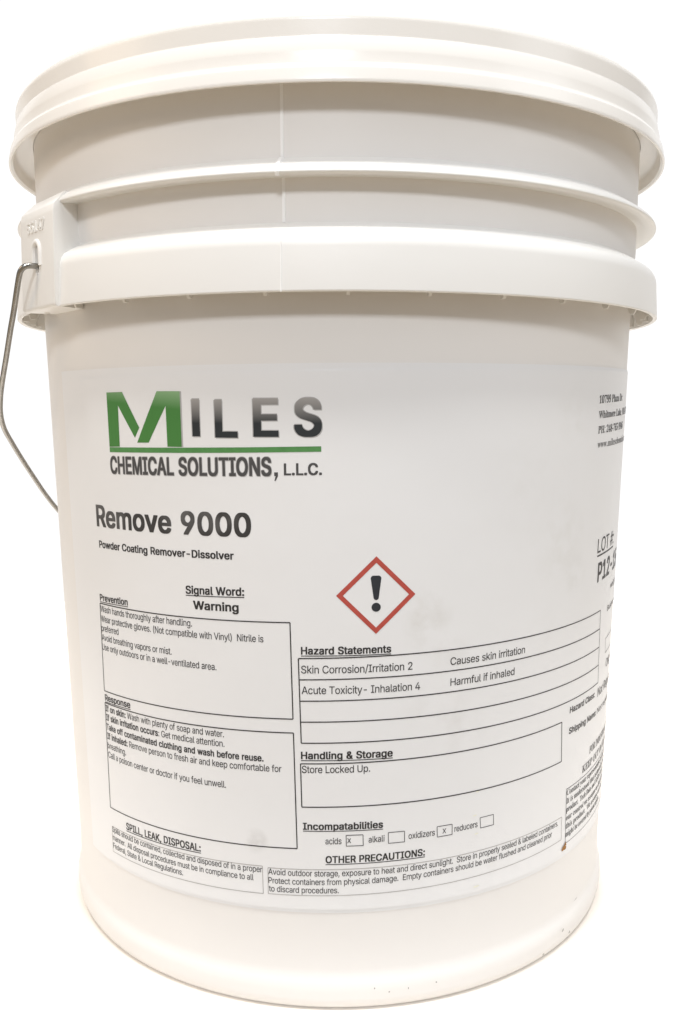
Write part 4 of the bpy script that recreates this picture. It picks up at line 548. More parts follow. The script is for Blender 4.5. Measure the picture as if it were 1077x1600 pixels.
('serif','Y'): (426,[[442,457,292,457,292,437,324,433,338,424,341,422,345,409,345,400,340,383,332,367,248,231,179,366,158,411,158,415,161,425,164,428,168,431,176,435,185,437,208,437,208,457,-16,457,-16,437,-2,435,11,429,23,417,32,405,47,380,158,177,158,60,155,45,149,36,136,25,121,21,100,19,100,-1,330,-1,330,19,307,21,292,25,281,35,275,45,272,60,270,78,270,203,384,391,394,402,401,413,413,425,420,431,430,435,442,437]]),
('serif','a'): (344,[[269,290,265,294,240,307,209,317,171,319,134,319,111,315,92,309,74,301,62,293,45,276,38,268,32,254,30,240,31,225,35,212,40,205,52,195,62,191,74,189,82,189,90,190,104,195,112,201,120,208,123,216,124,242,116,258,110,265,107,274,109,283,111,285,126,293,146,295,163,293,172,290,176,289,192,271,196,258,196,191,138,173,97,156,62,137,37,116,22,92,18,67,18,60,19,46,21,39,28,24,36,13,40,9,54,-1,71,-7,90,-9,101,-9,132,-6,138,-5,170,9,198,30,205,10,224,-7,250,-11,258,-11,284,-7,308,5,332,27,332,30,322,43,318,43,312,39,303,35,299,37,296,41,296,54,294,62,294,216,292,246,282,274],[196,167,196,65,188,55,180,47,172,41,164,37,157,35,153,35,136,41,133,43,124,57,120,83,130,121,157,151]]),
('serif','b'): (360,[[140,457,6,457,6,439,20,437,27,433,35,426,38,419,40,406,40,-13,56,-13,104,25,105,25,132,5,158,-7,163,-8,188,-11,217,-10,223,-9,248,-1,272,11,286,23,310,48,326,78,337,103,342,131,344,160,343,190,341,203,337,222,328,248,316,268,304,283,297,290,286,299,266,311,247,317,226,319,216,319,188,315,160,301,144,287,140,284],[217,267,230,249,236,228,242,198,244,154,243,153,242,112,239,82,230,51,219,33,202,19,185,16,180,16,162,21,157,24,146,39,140,68,140,241,143,250,149,260,160,271,166,275,182,278,186,278,202,275]]),
('serif','c'): (294,[[269,284,252,299,232,311,203,318,178,321,170,321,143,317,116,311,94,297,74,283,54,262,38,238,25,210,20,184,18,156,18,144,20,118,25,94,36,66,50,44,63,28,84,9,107,-2,129,-9,134,-10,160,-11,206,-4,210,-3,249,20,286,58,286,61,274,73,270,73,248,55,226,43,208,40,200,40,180,43,160,56,140,77,126,107,116,142,115,151,114,190,120,247,137,278,141,283,170,294,182,293,189,287,193,283,196,272,194,264,194,247,198,222,212,209,233,203,240,203,250,205,260,209,270,217,274,222,277,230,280,243,280,248,276,268]]),
('serif','d'): (370,[[322,457,174,457,174,439,190,437,202,433,209,429,217,422,220,413,220,286,201,304,178,315,150,319,124,318,118,317,101,310,80,299,59,280,46,264,33,238,24,212,20,184,18,142,20,115,23,93,32,64,44,42,55,28,64,19,76,9,91,0,116,-9,134,-11,144,-11,174,-6,178,-5,203,10,220,31,220,-11,225,-11,277,1,314,7,356,9,356,29,342,31,332,35,326,41,322,60],[203,269,214,258,218,251,220,242,220,76,216,63,208,51,200,43,189,35,178,31,170,30,156,33,144,41,141,45,131,60,124,82,120,113,120,192,126,226,131,247,141,263,144,267,158,277,174,279,184,279,193,275]]),
('serif','e'): (302,[[251,280,226,303,196,315,162,319,129,317,106,311,84,299,63,280,50,264,39,247,35,240,27,220,20,190,18,164,20,122,26,94,34,66,48,44,61,28,82,9,105,-2,126,-9,130,-10,158,-11,204,-2,249,24,286,70,286,73,272,87,268,87,253,71,243,61,222,49,199,44,156,57,128,99,127,102,119,161,119,165,284,165,284,178,280,218,271,250,270,254],[183,287,192,277,196,262,200,216,200,194,118,193,118,205,124,255,137,284,139,285,162,294,174,293]]),
('serif','f'): (214,[[246,443,241,448,224,457,203,463,180,465,136,463,106,453,84,439,64,416,53,384,50,358,50,312,14,311,14,275,50,274,50,42,46,31,38,23,25,19,12,17,12,-1,202,-1,202,17,168,21,162,25,154,35,150,48,150,274,206,275,206,311,150,312,150,406,153,421,159,436,161,437,170,441,176,442,182,442,188,441,194,436,195,430,190,422,187,414,182,392,183,380,188,370,202,359,212,355,238,355,246,359,255,366,263,382,266,396,266,402,262,418,254,434]]),
('serif','g'): (328,[[318,305,235,305,211,313,188,317,164,319,152,319,128,317,104,313,87,306,66,295,52,285,38,270,28,252,22,234,20,216,20,210,30,166,57,132,97,110,96,109,76,99,56,87,42,77,30,62,24,48,22,34,22,27,26,6,44,-13,63,-26,36,-37,24,-47,17,-54,12,-72,12,-76,16,-94,26,-107,31,-112,46,-123,72,-133,102,-139,138,-141,199,-139,242,-129,274,-113,299,-92,313,-66,318,-39,318,-32,316,-16,312,0,304,14,292,27,280,35,239,47,183,51,140,51,120,53,107,60,103,71,103,74,107,86,122,99,130,102,156,103,168,101,178,101,198,103,214,106,235,114,250,123,270,141,278,150,287,168,292,182,294,200,294,207,291,222,285,248,272,266,318,267],[248,-43,260,-57,261,-63,261,-67,251,-90,249,-93,216,-109,161,-115,134,-113,113,-109,96,-103,83,-91,77,-80,76,-72,78,-59,85,-49,98,-35,205,-35,233,-39],[179,287,189,274,194,259,195,254,198,207,194,163,188,147,181,137,170,127,158,125,148,127,146,127,133,137,125,148,120,163,116,207,120,259,125,274,133,285,135,287,146,293,154,294,167,293,170,293]]),
('serif','h'): (382,[[150,457,16,457,16,439,30,436,42,430,45,428,48,421,50,412,50,42,48,33,36,21,16,17,16,-1,182,-1,182,17,162,21,156,27,152,35,150,44,150,235,168,256,184,267,200,270,206,270,212,269,221,265,228,257,232,234,234,217,234,56,230,35,222,24,218,21,205,17,200,17,200,-1,366,-1,366,17,346,21,340,27,335,37,332,56,332,215,322,272,299,302,292,308,247,319,240,319,206,314,200,311,175,298,150,272]]),
('serif','i'): (198,[[150,311,18,311,18,293,40,289,48,277,50,266,50,42,48,33,44,27,38,21,16,17,16,-1,182,-1,182,17,170,19,162,23,156,28,153,37,150,56],[141,446,128,457,116,463,104,465,96,465,86,463,74,457,64,451,54,440,49,424,48,408,50,396,54,384,64,373,74,367,85,363,96,361,104,361,117,363,128,367,135,372,146,384,153,399,154,415,152,428,146,440]]),
('serif','k'): (358,[[348,311,204,311,204,293,226,291,237,285,241,278,240,269,234,259,150,174,150,457,18,457,18,439,32,436,44,430,47,427,50,412,50,42,48,33,42,26,30,20,16,17,16,-1,182,-1,182,17,170,19,158,26,155,28,152,35,150,44,150,132,162,144,230,49,237,32,235,24,228,19,208,17,208,-1,378,-1,378,17,366,19,358,24,353,28,225,207,279,261,298,277,324,287,348,293]]),
('serif','l'): (200,[[150,457,18,457,18,439,32,436,44,430,47,427,50,410,50,42,48,33,44,27,38,21,16,17,16,-1,182,-1,182,17,170,19,162,23,156,28,153,37,150,56]]),
('serif','m'): (554,[[470,305,466,308,421,319,414,319,378,313,348,295,320,267,307,292,278,313,242,319,234,319,202,313,173,296,148,270,148,311,16,311,16,293,38,289,45,282,48,275,50,266,50,42,48,33,36,21,16,17,16,-1,180,-1,180,17,168,19,160,23,154,28,151,37,148,56,148,235,166,256,182,267,198,270,204,270,210,269,217,265,224,257,228,245,230,234,230,56,227,37,219,23,216,21,198,17,198,-1,358,-1,358,17,338,21,332,27,326,56,326,237,344,256,360,267,376,270,382,270,388,269,395,265,402,257,407,229,408,217,408,56,405,37,397,23,394,21,376,17,376,-1,538,-1,538,17,518,21,512,27,507,37,506,44,506,215,496,272]]),
('serif','n'): (382,[[296,305,292,308,247,319,240,319,206,314,173,298,150,274,150,311,16,311,16,293,38,289,45,282,48,275,50,266,50,42,48,33,36,21,16,17,16,-1,182,-1,182,17,162,21,156,27,152,35,150,44,150,235,168,256,184,267,200,270,210,269,221,265,228,257,231,244,234,217,234,56,230,35,222,24,218,21,205,17,200,17,200,-1,366,-1,366,17,346,21,340,27,335,37,332,56,332,215,322,272]]),
('serif','o'): (336,[[274,277,265,286,248,299,224,311,199,317,174,319,162,319,137,317,110,309,89,300,71,286,50,264,35,238,27,216,18,186,16,160,18,122,27,90,35,70,38,65,50,46,62,33,71,24,88,11,112,-1,137,-9,162,-11,174,-11,199,-9,226,-1,248,9,265,22,286,44,301,68,311,94,316,120,318,160,316,188,311,214,307,223,300,242,286,264],[194,286,197,283,206,269,213,241,216,208,217,162,218,161,218,124,216,107,216,80,214,64,207,40,198,28,184,15,168,13,154,15,142,23,138,28,130,39,126,50,120,100,120,132,118,151,120,208,124,244,129,267,139,283,154,295,168,297,182,295]]),
('serif','p'): (372,[[314,281,294,299,276,311,257,317,234,321,227,321,194,313,165,296,146,269,146,311,18,311,18,293,30,291,42,284,45,282,47,275,50,262,50,-92,46,-107,37,-117,16,-123,16,-141,200,-141,200,-121,186,-121,168,-117,164,-114,158,-107,153,-95,150,-75,150,26,169,6,194,-7,222,-11,248,-10,252,-9,273,-2,294,11,310,26,324,46,337,72,347,101,351,132,352,166,350,193,346,218,337,242,326,266],[228,264,231,261,240,247,247,220,250,193,250,116,244,84,238,61,227,45,214,35,210,33,198,30,193,30,178,33,167,43,161,48,150,69,150,235,163,255,182,273,196,276,200,276,216,273]]),
('serif','r'): (288,[[281,302,276,307,266,313,253,317,238,319,230,319,216,317,201,312,186,303,165,284,156,274,148,261,148,311,18,311,18,293,36,289,42,286,45,284,48,277,50,266,50,42,48,33,44,27,38,21,16,17,16,-1,200,-1,200,17,180,19,168,22,162,26,159,29,155,34,152,43,152,212,155,225,164,241,169,248,175,253,182,257,186,258,190,258,200,255,214,234,220,229,226,225,244,221,252,221,262,223,272,227,281,234,285,241,290,252,292,263,291,278,287,292,286,296]]),
('serif','s'): (288,[[246,321,228,321,224,313,218,307,214,306,211,306,201,309,188,311,176,316,159,319,149,319,144,321,138,321,110,317,84,307,64,293,61,290,48,272,38,248,34,223,36,200,42,182,52,168,68,151,102,129,154,103,173,91,186,75,190,58,188,47,185,38,174,26,165,21,151,17,138,16,126,19,106,27,90,38,87,41,74,59,62,81,56,107,34,107,34,-9,54,-9,57,-2,60,1,66,5,75,7,80,7,108,-5,128,-9,147,-11,156,-11,183,-7,208,1,213,4,228,15,232,19,246,38,256,62,260,90,260,98,258,118,252,138,245,152,228,169,214,179,194,191,136,219,120,231,112,241,107,253,106,260,108,269,112,277,116,282,126,291,138,295,150,295,164,293,179,287,190,280,199,272,208,261,219,242,226,221,246,221]]),
('serif','t'): (228,[[146,425,126,425,116,409,86,371,51,333,18,301,18,277,46,276,46,66,48,44,52,30,54,24,63,10,66,7,78,-1,98,-9,118,-11,128,-11,166,-3,201,24,224,64,224,67,223,68,208,75,204,75,196,60,190,53,180,45,169,42,157,45,152,51,147,62,146,70,146,276,210,277,210,311,146,312]]),
('serif','u'): (374,[[326,311,188,311,188,293,212,289,219,282,224,273,226,264,226,67,210,50,194,39,177,37,168,37,160,41,154,45,151,48,144,65,144,311,10,311,10,293,22,291,31,287,38,280,40,274,44,248,44,90,46,62,53,35,64,16,80,1,102,-9,124,-11,148,-10,168,-6,188,3,204,13,214,21,226,33,226,-11,231,-11,277,1,320,9,362,11,362,31,342,35,336,38,328,47,326,56]]),
('serif','v'): (306,[[306,311,202,311,202,293,222,291,235,282,239,272,237,268,233,251,184,129,183,130,131,274,131,277,133,284,142,291,156,293,166,293,166,311,-4,311,-4,293,6,291,13,287,21,280,27,270,140,-11,162,-11,163,-10,267,256,274,269,287,285,296,291,306,293]]),
('serif','w'): (434,[[448,311,354,311,354,293,365,293,370,291,381,285,384,281,384,270,379,255,336,149,298,268,298,276,299,282,301,285,312,289,326,293,326,311,166,311,166,293,176,293,182,291,193,282,196,275,198,264,207,237,207,235,166,133,165,136,124,247,116,276,116,281,117,284,123,289,126,291,133,291,140,293,140,311,-12,311,-12,293,-6,291,-2,288,9,278,12,271,17,255,120,-11,142,-11,143,-10,222,189,285,-10,286,-11,306,-11,421,276,425,281,434,290,438,293,448,293]]),
('serif','y'): (300,[[302,311,200,311,200,293,213,293,228,289,232,284,236,273,234,260,229,244,188,130,186,125,137,250,133,259,131,272,131,276,132,281,133,284,138,289,144,291,154,291,164,293,164,311,-6,311,-6,293,14,287,22,275,31,258,138,-5,136,-20,129,-42,117,-64,104,-84,92,-95,82,-97,78,-93,76,-88,76,-64,73,-56,64,-47,57,-42,48,-39,32,-39,24,-40,12,-45,0,-55,-4,-60,-8,-70,-8,-88,-6,-102,-2,-116,8,-125,20,-135,33,-139,48,-141,71,-141,86,-137,98,-131,108,-125,132,-98,143,-76,165,-24,267,256,274,269,284,284,292,291,302,293]]),
('serif','z'): (294,[[276,311,30,311,24,222,24,215,46,215,47,216,54,239,62,257,75,271,86,278,107,285,112,285,127,287,164,287,164,286,11,17,10,16,10,-1,270,-1,278,102,278,109,258,109,257,108,249,82,237,63,220,45,217,43,201,35,180,27,155,25,130,25,130,26,275,287]]),
}
_cache = {}
def area2(l): return sum(l[i-1][0]*l[i][1]-l[i][0]*l[i-1][1] for i in range(len(l)))
def glyph(style, ch):
    if (style, ch) not in _cache:
        adv, loops = GLYPHS[(style, ch)]
        V, F = [], []
        pl = [[(l[i]/1000, l[i+1]/1000) for i in range(0, len(l), 2)] for l in loops]
        ar = [area2(l) for l in pl]
        for l, a_o in zip(pl, ar):
            if a_o <= 0: continue
            x0, x1 = min(p[0] for p in l), max(p[0] for p in l); y0, y1 = min(p[1] for p in l), max(p[1] for p in l)
            grp = [l]+[h for h, a_h in zip(pl, ar) if a_h < 0 and x0 < h[0][0] < x1 and y0 < h[0][1] < y1]
            n = len(V)
            F += [[n+i for i in t] for t in tessellate_polygon([[Vector((x, y, 0)) for x, y in g] for g in grp])]
            V += [p for g in grp for p in g]
        _cache[(style, ch)] = (adv/1000, V, F)
    return _cache[(style, ch)]

CAP = {'sans': .51, 'bold': .529, 'serif': .457}
def set_line(runs):
    """runs: [(text, style)...] -> points (em), faces"""
    x, V, F = 0.0, [], []
    for txt, st in runs:
        for ch in txt:
            adv, v, f = glyph(st, ch)
            n = len(V)
            V += [(x+p, q) for p, q in v]
            F += [[n+i for i in t] for t in f]
            x += adv - {'sans': .020, 'bold': .026, 'serif': .01}[st]*(ch != ' ')
    return V, F

EAR_PHI = R(-51.0)
def ear_frame(phi):
    n = Vector((math.sin(phi), -math.cos(phi), 0)); t = Vector((math.cos(phi), math.sin(phi), 0))
    return Matrix((t, n, Vector((0, 0, 1)))).transposed().to_4x4()

def ear_block():
    bm = bmesh.new()
    prof = [(.1440, .2812), (.1566, .2812), (.1572, .2822), (.1567, .3180), (.1562, .3208), (.1510, .3262), (.1440, .3275)]
    def hw(n, z):
        f = max(0, min(1, (n-.1455)/.0115))
        return .0138+.0038*f
    L = [bm.verts.new((-hw(n, z), n, z)) for n, z in prof]
    Rr = [bm.verts.new((hw(n, z), n, z)) for n, z in prof]
    bm.faces.new(list(reversed(L))); bm.faces.new(Rr)
    for i in range(len(prof)):
        j = (i+1) % len(prof)
        bm.faces.new((L[i], L[j], Rr[j], Rr[i]))
    bmesh.ops.recalc_face_normals(bm, faces=bm.faces)
    bmesh.ops.bevel(bm, geom=[e for e in bm.edges if all(v.co.y > .150 for v in e.verts)], offset=.00045, segments=2, affect='EDGES', profile=.5)
    return bm

SLOT_W, SLOT_LO, SLOT_HI = .0020, .2972, .3050
def slot_cutter():
    bm = bmesh.new()
    ring_ = []
    for k in range(13):
        a = math.pi*k/12
        ring_.append((SLOT_W*math.cos(a), SLOT_HI+SLOT_W*math.sin(a)))
    for k in range(13):
        a = math.pi+math.pi*k/12
        ring_.append((SLOT_W*math.cos(a), SLOT_LO+SLOT_W*math.sin(a)))
    A = [bm.verts.new((x, .1490, z)) for x, z in ring_]
    B = [bm.verts.new((x, .1640, z)) for x, z in ring_]
    bm.faces.new(A); bm.faces.new(list(reversed(B)))
    for i in range(len(ring_)):
        j = (i+1) % len(ring_)
        bm.faces.new((A[i], A[j], B[j], B[i]))
    bmesh.ops.recalc_face_normals(bm, faces=bm.faces)
    return bm

def make_ear(phi, digits):
    o = bm_obj('handle_ear', ear_block(), M_BAND, None, False)
    c = bm_obj('slot', slot_cutter(), M_BAND, None, False)
    md = o.modifiers.new('slot', 'BOOLEAN'); md.operation = 'DIFFERENCE'; md.object = c; md.solver = 'EXACT'
    dg = bpy.context.evaluated_depsgraph_get()
    me = bpy.data.meshes.new_from_object(o.evaluated_get(dg))
    o.modifiers.clear()
    o.data = me
    bpy.data.objects.remove(c)
    finish(me, True, 30)
    o.parent = pail
    o.matrix_local = ear_frame(phi)
    # raised arch round the slot's upper end
    bm = bmesh.new()
    pts = [Vector((-.0036, .1566, .2985)), Vector((-.0036, .1566, .3035))]
    for k in range(1, 12):
        a = math.pi-math.pi*k/12
        pts.append(Vector((.0036*math.cos(a), .1566, .3045+.0036*math.sin(a))))
    pts += [Vector((.0036, .1566, .3035)), Vector((.0036, .1566, .2985))]
    tube(bm, pts, .0013, 10)
    b = bm_obj('slot_rim', bm, M_BAND, o, True, 60)
    if digits:
        V, F = set_line([('55147', 'bold')])
        x0, x1 = min(v[0] for v in V), max(v[0] for v in V)
        bm = bmesh.new()
        vs = [bm.verts.new((-.0095+.0185*(x-x0)/(x1-x0), .1567, .3122+.0042*y/.508)) for x, y in V]
        for f in F:
            try: bm.faces.new([vs[i] for i in f])
            except ValueError: pass
        ex = bmesh.ops.extrude_face_region(bm, geom=bm.faces[:])
        for v in ex['geom']:
            if isinstance(v, bmesh.types.BMVert): v.co.y += .0005
        bmesh.ops.recalc_face_normals(bm, faces=bm.faces)
        me = bpy.data.meshes.new('moulded_digits'); bm.to_mesh(me); bm.free()
        t = link('moulded_digits', me, M_BAND, o)
        finish(me, False)
    return o
make_ear(EAR_PHI, True)
make_ear(EAR_PHI+math.pi, False)

# ------------------------------------------------------------------ wire bail, hanging down behind the pail
a_ = Vector((math.sin(EAR_PHI), -math.cos(EAR_PHI), 0))
b_ = Vector((a_.y, -a_.x, 0))
if b_.y < 0: b_ = -b_
TAU = R(40)
w_ = math.cos(TAU)*Vector((0, 0, -1))+math.sin(TAU)*b_
PIV = Vector((0, 0, .2984))
half = [(147, -.2), (152, -.2), (157, -.1), (160.5, .1), (162.2, .9), (163.1, 2.6), (163.3, 5), (162.9, 12), (162.2, 22), (161.7, 32), (160.8, 46), (160.0, 60), (159.0, 69.5), (157.2, 78.5), (154, 87), (149, 95.5), (142, 106.5), (134, 118.5),
        (124, 133), (113, 147), (95, 166), (72, 184), (48, 197), (24, 204)]
pts2 = [(A, W) for A, W in half] + [(0, 206.5)] + [(-A, W) for A, W in reversed(half)]
pts3 = spline([PIV+a_*(A/1000)+w_*(W/1000) for A, W in pts2], 8)
bm = bmesh.new()
tube(bm, pts3, .00118, 16)
bm_obj('bail_handle', bm, M_STEEL, pail, True, 60)

# ------------------------------------------------------------------ lid
lid_prof = fillet([(0, .3668), (.140, .3668), (.1428, .3672), (.1440, .3742), (.1458, .3759), (.1498, .3759), (.1525, .3746), (.1535, .3726),
                   (.1532, .3664), (.1537, .3655), (.1546, .3612), (.1549, .3576), (.1551, .3567), (.1563, .3557), (.1571, .3512), (.1570, .3504), (.1562, .3503), (.1552, .3512), (.1546, .3570), (.1500, .3590), (.1464, .3590), (.1464, .3640), (0, .3645)],
                  {2: .0015, 3: .003, 4: .0015, 5: .0018, 6: .0014, 7: .001, 8: .0004, 10: .0005, 13: .0010, 14: .0006, 18: .002}, 5)
lid = lathe('lid', lid_prof, M_LID, pail, 320, 42, wob=.00012)

# ------------------------------------------------------------------ label
def sheet(name, u0, u1, z0f, z1f, off, thick, mat, parent, nu=150, nz=60, curl=0.0):
    bm = bmesh.new()
    rows = []
    for j in range(nz+1):
        row = []
        for i in range(nu+1):
            u = u0+(u1-u0)*i/nu
            z = z0f(u)+(z1f(u)-z0f(u))*j/nz
            w = curl*(math.sin(u*.043+1.3)*math.sin(z*.037)+.6*math.sin(u*.11+z*.05))
            row.append(bm.verts.new(P(u, z, off+w)))
        rows.append(row)
    for j in range(nz):
        for i in range(nu):
            bm.faces.new((rows[j][i], rows[j][i+1], rows[j+1][i+1], rows[j+1][i]))
    # rim down to the wall
    loop = rows[0][:] + [r[-1] for r in rows[1:]] + list(reversed(rows[-1]))[1:] + [r[0] for r in reversed(rows[1:-1])]
    low = []
    for v in loop:
        d = Vector((v.co.x, v.co.y, 0)).normalized()
        low.append(bm.verts.new(v.co-d*thick))
    for i in range(len(loop)):
        j = (i+1) % len(loop)
        bm.faces.new((loop[j], loop[i], low[i], low[j]))
    bmesh.ops.recalc_face_normals(bm, faces=bm.faces)
    return bm_obj(name, bm, mat, parent, True, 30)

film = sheet('film_backing', -137, 176, lambda u: 40.6+.010*(u+110), lambda u: 257.2+.004*(u+30), 0.00030, .0005, M_PAPER, pail)
label = sheet('label_sheet', -118, 171, lambda u: 42.0+.012*(u+110), lambda u: 254.3+.015*(u+30), PAPER_OFF, .0005, M_PAPER, pail)

class Ink:
    """collects flat print in (u, z) sheet millimetres, then wraps it onto the label"""
    def __init__(self): self.bm = bmesh.new(); self.n = 0
    def _poly(self, pts, mi, step=3.0):
        # triangulate, refine, wrap
        tris = tessellate_polygon([[Vector((x, y, 0)) for x, y in pts]])
        vs = [self.bm.verts.new((x, y, 0)) for x, y in pts]
        for t in tris:
            try:
                f = self.bm.faces.new([vs[i] for i in t]); f.material_index = mi
            except ValueError:
                pass
    def poly(self, pts, mi=0): self._poly(pts, mi)
    def rule(self, p, q, w=.42, mi=0):
        (x0, y0), (x1, y1) = p, q
        L = math.hypot(x1-x0, y1-y0); nx, ny = -(y1-y0)/L*w/2, (x1-x0)/L*w/2
        n = max(1, int(L/3))
        prev = None
        for i in range(n+1):
            s = i/n; x = x0+(x1-x0)*s; y = y0+(y1-y0)*s
            cur = (self.bm.verts.new((x-nx, y-ny, 0)), self.bm.verts.new((x+nx, y+ny, 0)))
            if prev:
                f = self.bm.faces.new((prev[0], cur[0], cur[1], prev[1])); f.material_index = mi
            prev = cur
    def box(self, tl, tr, br, bl, w=.42, mi=0):
        self.rule(tl, tr, w, mi); self.rule(tr, br, w, mi); self.rule(br, bl, w, mi); self.rule(bl, tl, w, mi)
    def disc(self, x, y, r, mi=0, n=20):
        self.poly([(x+r*math.cos(2*math.pi*k/n), y+r*math.sin(2*math.pi*k/n)) for k in range(n)], mi)
    def text(self, s, p, q, cap, style='sans', mi=0, under=False):
        V, F = set_line([(s, style)] if isinstance(s, str) else s)
        x0, x1 = min(v[0] for v in V), max(v[0] for v in V)
        hm = CAP[style]
        vs = []
        for x, y in V:
            fx = (x-x0)/(x1-x0)
            vs.append(self.bm.verts.new((p[0]+(q[0]-p[0])*fx, p[1]+(q[1]-p[1])*fx+y*cap/hm, 0)))
        for f in F:
            try:
                nf = self.bm.faces.new([vs[i] for i in f]); nf.material_index = mi
            except ValueError:
                pass
        if under:
            d = cap*.22
            self.rule((p[0], p[1]-d), (q[0], q[1]-d), cap*.11, mi)
    def build(self, name, mats, off=INK_OFF):
        bm = self.bm
        for _ in range(4):
            big = [e for e in bm.edges if abs(e.verts[0].co.x-e.verts[1].co.x) > 3.2]
            if not big: break
            bmesh.ops.subdivide_edges(bm, edges=big, cuts=1)
            bmesh.ops.triangulate(bm, faces=[f for f in bm.faces if len(f.verts) > 4])
        for v in bm.verts:
            v.co = P(v.co.x, v.co.y, off)
        for f in bm.faces:
            f.normal_update()
            c = f.calc_center_median()
            if f.normal.x*c.x+f.normal.y*c.y < 0:
                f.normal_flip()
        return bm_obj(name, bm, mats, label, False)

# logo: a soft grey fringe printed round the letters, then the letters
k = Ink()
for dx, dz in ((-.35, -.1), (.3, -.35), (.1, .3)):
    k.poly([(-55.2+dx, 244.5+dz), (-52.0+dx, 244.5+dz), (-52.0+dx, 230.5+dz), (-55.2+dx, 230.5+dz)])
    k.text('L', (-45.8+dx, 230.5+dz), (-36.9+dx, 230.5+dz), 13.9, 'bold')
    k.text('E', (-30.9+dx, 230.9+dz), (-21.5+dx, 230.9+dz), 13.9, 'bold')
    k.text('S', (-15.8+dx, 231.1+dz), (-5.8+dx, 231.1+dz), 13.7, 'bold')
    k.text('CHEMICAL SOLUTIONS', (-98.2+dx*.7, 215.0+dz*.8), (-24.4+dx*.7, 216.2+dz*.8), 6.9, 'bold')
    k.poly([(-60.1+dx*.8, 247.5), (-59.7+dx*.8, 247.4), (-59.7+dx*.8, 226.4), (-60.1+dx*.8, 226.4)])
k.build('logo_fringe', [flat('pale_grey_fringe', (.46, .45, .44))], .00066)
k = Ink()
k.poly([(-98.1, 247.4), (-88.6, 247.5), (-80.1, 233.6), (-82.7, 229.6), (-91.4, 242.2), (-91.6, 225.9), (-98.0, 225.7)], 0)
k.poly([(-70.6, 247.6), (-60.1, 247.5), (-60.1, 226.4), (-66.6, 226.4), (-66.7, 242.0), (-75.6, 227.8), (-81.6, 227.7)], 0)
k.rule((-98.0, 224.5), (-6.1, 226.1), 2.0, 1)
k.poly([(-55.2, 244.5), (-52.0, 244.5), (-52.0, 230.5), (-55.2, 230.5)], 2)
k.text('L', (-45.8, 230.5), (-36.9, 230.5), 13.9, 'bold', 2)
k.text('E', (-30.9, 230.9), (-21.5, 230.9), 13.9, 'bold', 2)
k.text('S', (-15.8, 231.1), (-5.8, 231.1), 13.7, 'bold', 2)
k.text('CHEMICAL SOLUTIONS', (-98.2, 215.0), (-24.4, 216.2), 6.9, 'bold', 3)
k.poly([(-23.4, 217.4), (-22.0, 217.4), (-22.0, 216.0), (-22.9, 214.2), (-23.4, 214.2), (-22.9, 216.0), (-23.4, 216.0)], 3)
k.text('L.L.C.', (-19.8, 216.4), (-5.9, 216.6), 4.4, 'bold', 3)
k.build('company_logo', [M_GREEN, M_GREENBAR, M_FADE, M_DARKGREY])

k = Ink()
k.text('Remove 9000', (-110.5, 192.4), (-32.6, 193.0), 9.0, 'bold')
k.build('product_title', [M_TITLE])
k = Ink()
k.text('Powder Coating Remover-Dissolver', (-109.6, 183.3), (-39.8, 183.9), 3.0, 'bold')
k.build('product_subtitle', [M_INK])
k = Ink()
k.text('Signal Word:', (-61.0, 169.2), (-36.0, 170.0), 3.2, 'bold', under=True)
k.text('Warning', (-57.8, 163.3), (-38.4, 163.6), 3.4, 'bold')
k.build('signal_word', [M_INK])

RW = .46
k = Ink()
k.text('Prevention', (-111.7, 160.3), (-92.0, 160.9), 2.8, 'bold', under=True)
k.box((-111.9, 159.0), (-18.4, 160.2), (-17.8, 122.0), (-112.8, 120.3), RW)
for s, p, q in [('Wash hands thoroughly after handling.', (-111.6, 155.4), (-58.7, 156.1)),
                ('Wear protective gloves. (Not compatible with Vinyl)  Nitrile is', (-111.7, 151.1), (-28.8, 152.1)),
                ('preferred', (-112.0, 146.9), (-99.2, 147.3)),
                ('Avoid breathing vapors or mist.', (-112.0, 142.9), (-69.0, 143.5)),
                ('Use only outdoors or in a well-ventilated area.', (-112.2, 138.7), (-48.5, 139.5))]:
    k.text(s, p, q, 2.75)
k.build('prevention_panel', [M_INK])

k = Ink()
k.text('Response', (-112.6, 116.0), (-94.0, 116.7), 2.9, 'bold', under=True)
k.box((-112.9, 114.9), (-17.7, 116.4), (-16.9, 68.8), (-113.8, 66.9), RW)
for s, p, q, st in [([('If on skin:', 'bold'), (' Wash with plenty of soap and water.', 'sans')], (-112.6, 111.3), (-46.2, 112.4), 'sans'),
                    ([('If skin irritation occurs', 'bold'), (': Get medical attention.', 'sans')], (-112.6, 107.2), (-46.1, 108.4), 'sans'),
                    ('Take off contaminated clothing and wash before reuse.', (-112.7, 103.0), (-29.8, 104.1), 'bold'),
                    ([('If inhaled:', 'bold'), (' Remove person to fresh air and keep comfortable for', 'sans')], (-112.6, 98.8), (-22.7, 100.2), 'sans'),
                    ('breathing.', (-112.7, 94.5), (-98.8, 94.8), 'sans'),
                    ('Call a poison center or doctor if you feel unwell.', (-112.7, 90.3), (-46.0, 91.4), 'sans')]:
    k.text(s, p, q, 2.75, st)
k.build('response_panel', [M_INK])

k = Ink()
k.text('SPILL, LEAK, DISPOSAL:', (-101.7, 60.7), (-58.7, 62.1), 3.2, 'bold', under=True)
k.box((-113.3, 58.3), (-31.3, 60.2), (-31.2, 48.5), (-113.7, 46.4), .28, 1)
for s, p, q in [('Spills should be contained, collected and disposed of in a proper', (-113.3, 55.8), (-31.4, 57.5)),
                ('manner.  All disposal procedures must be in compliance to all', (-113.3, 52.0), (-35.2, 53.7)),
                ('Federal, State & Local Regulations.', (-113.3, 48.2), (-68.2, 49.5))]:
    k.text(s, p, q, 2.55)
k.build('spill_notice', [M_INK, M_GREY])

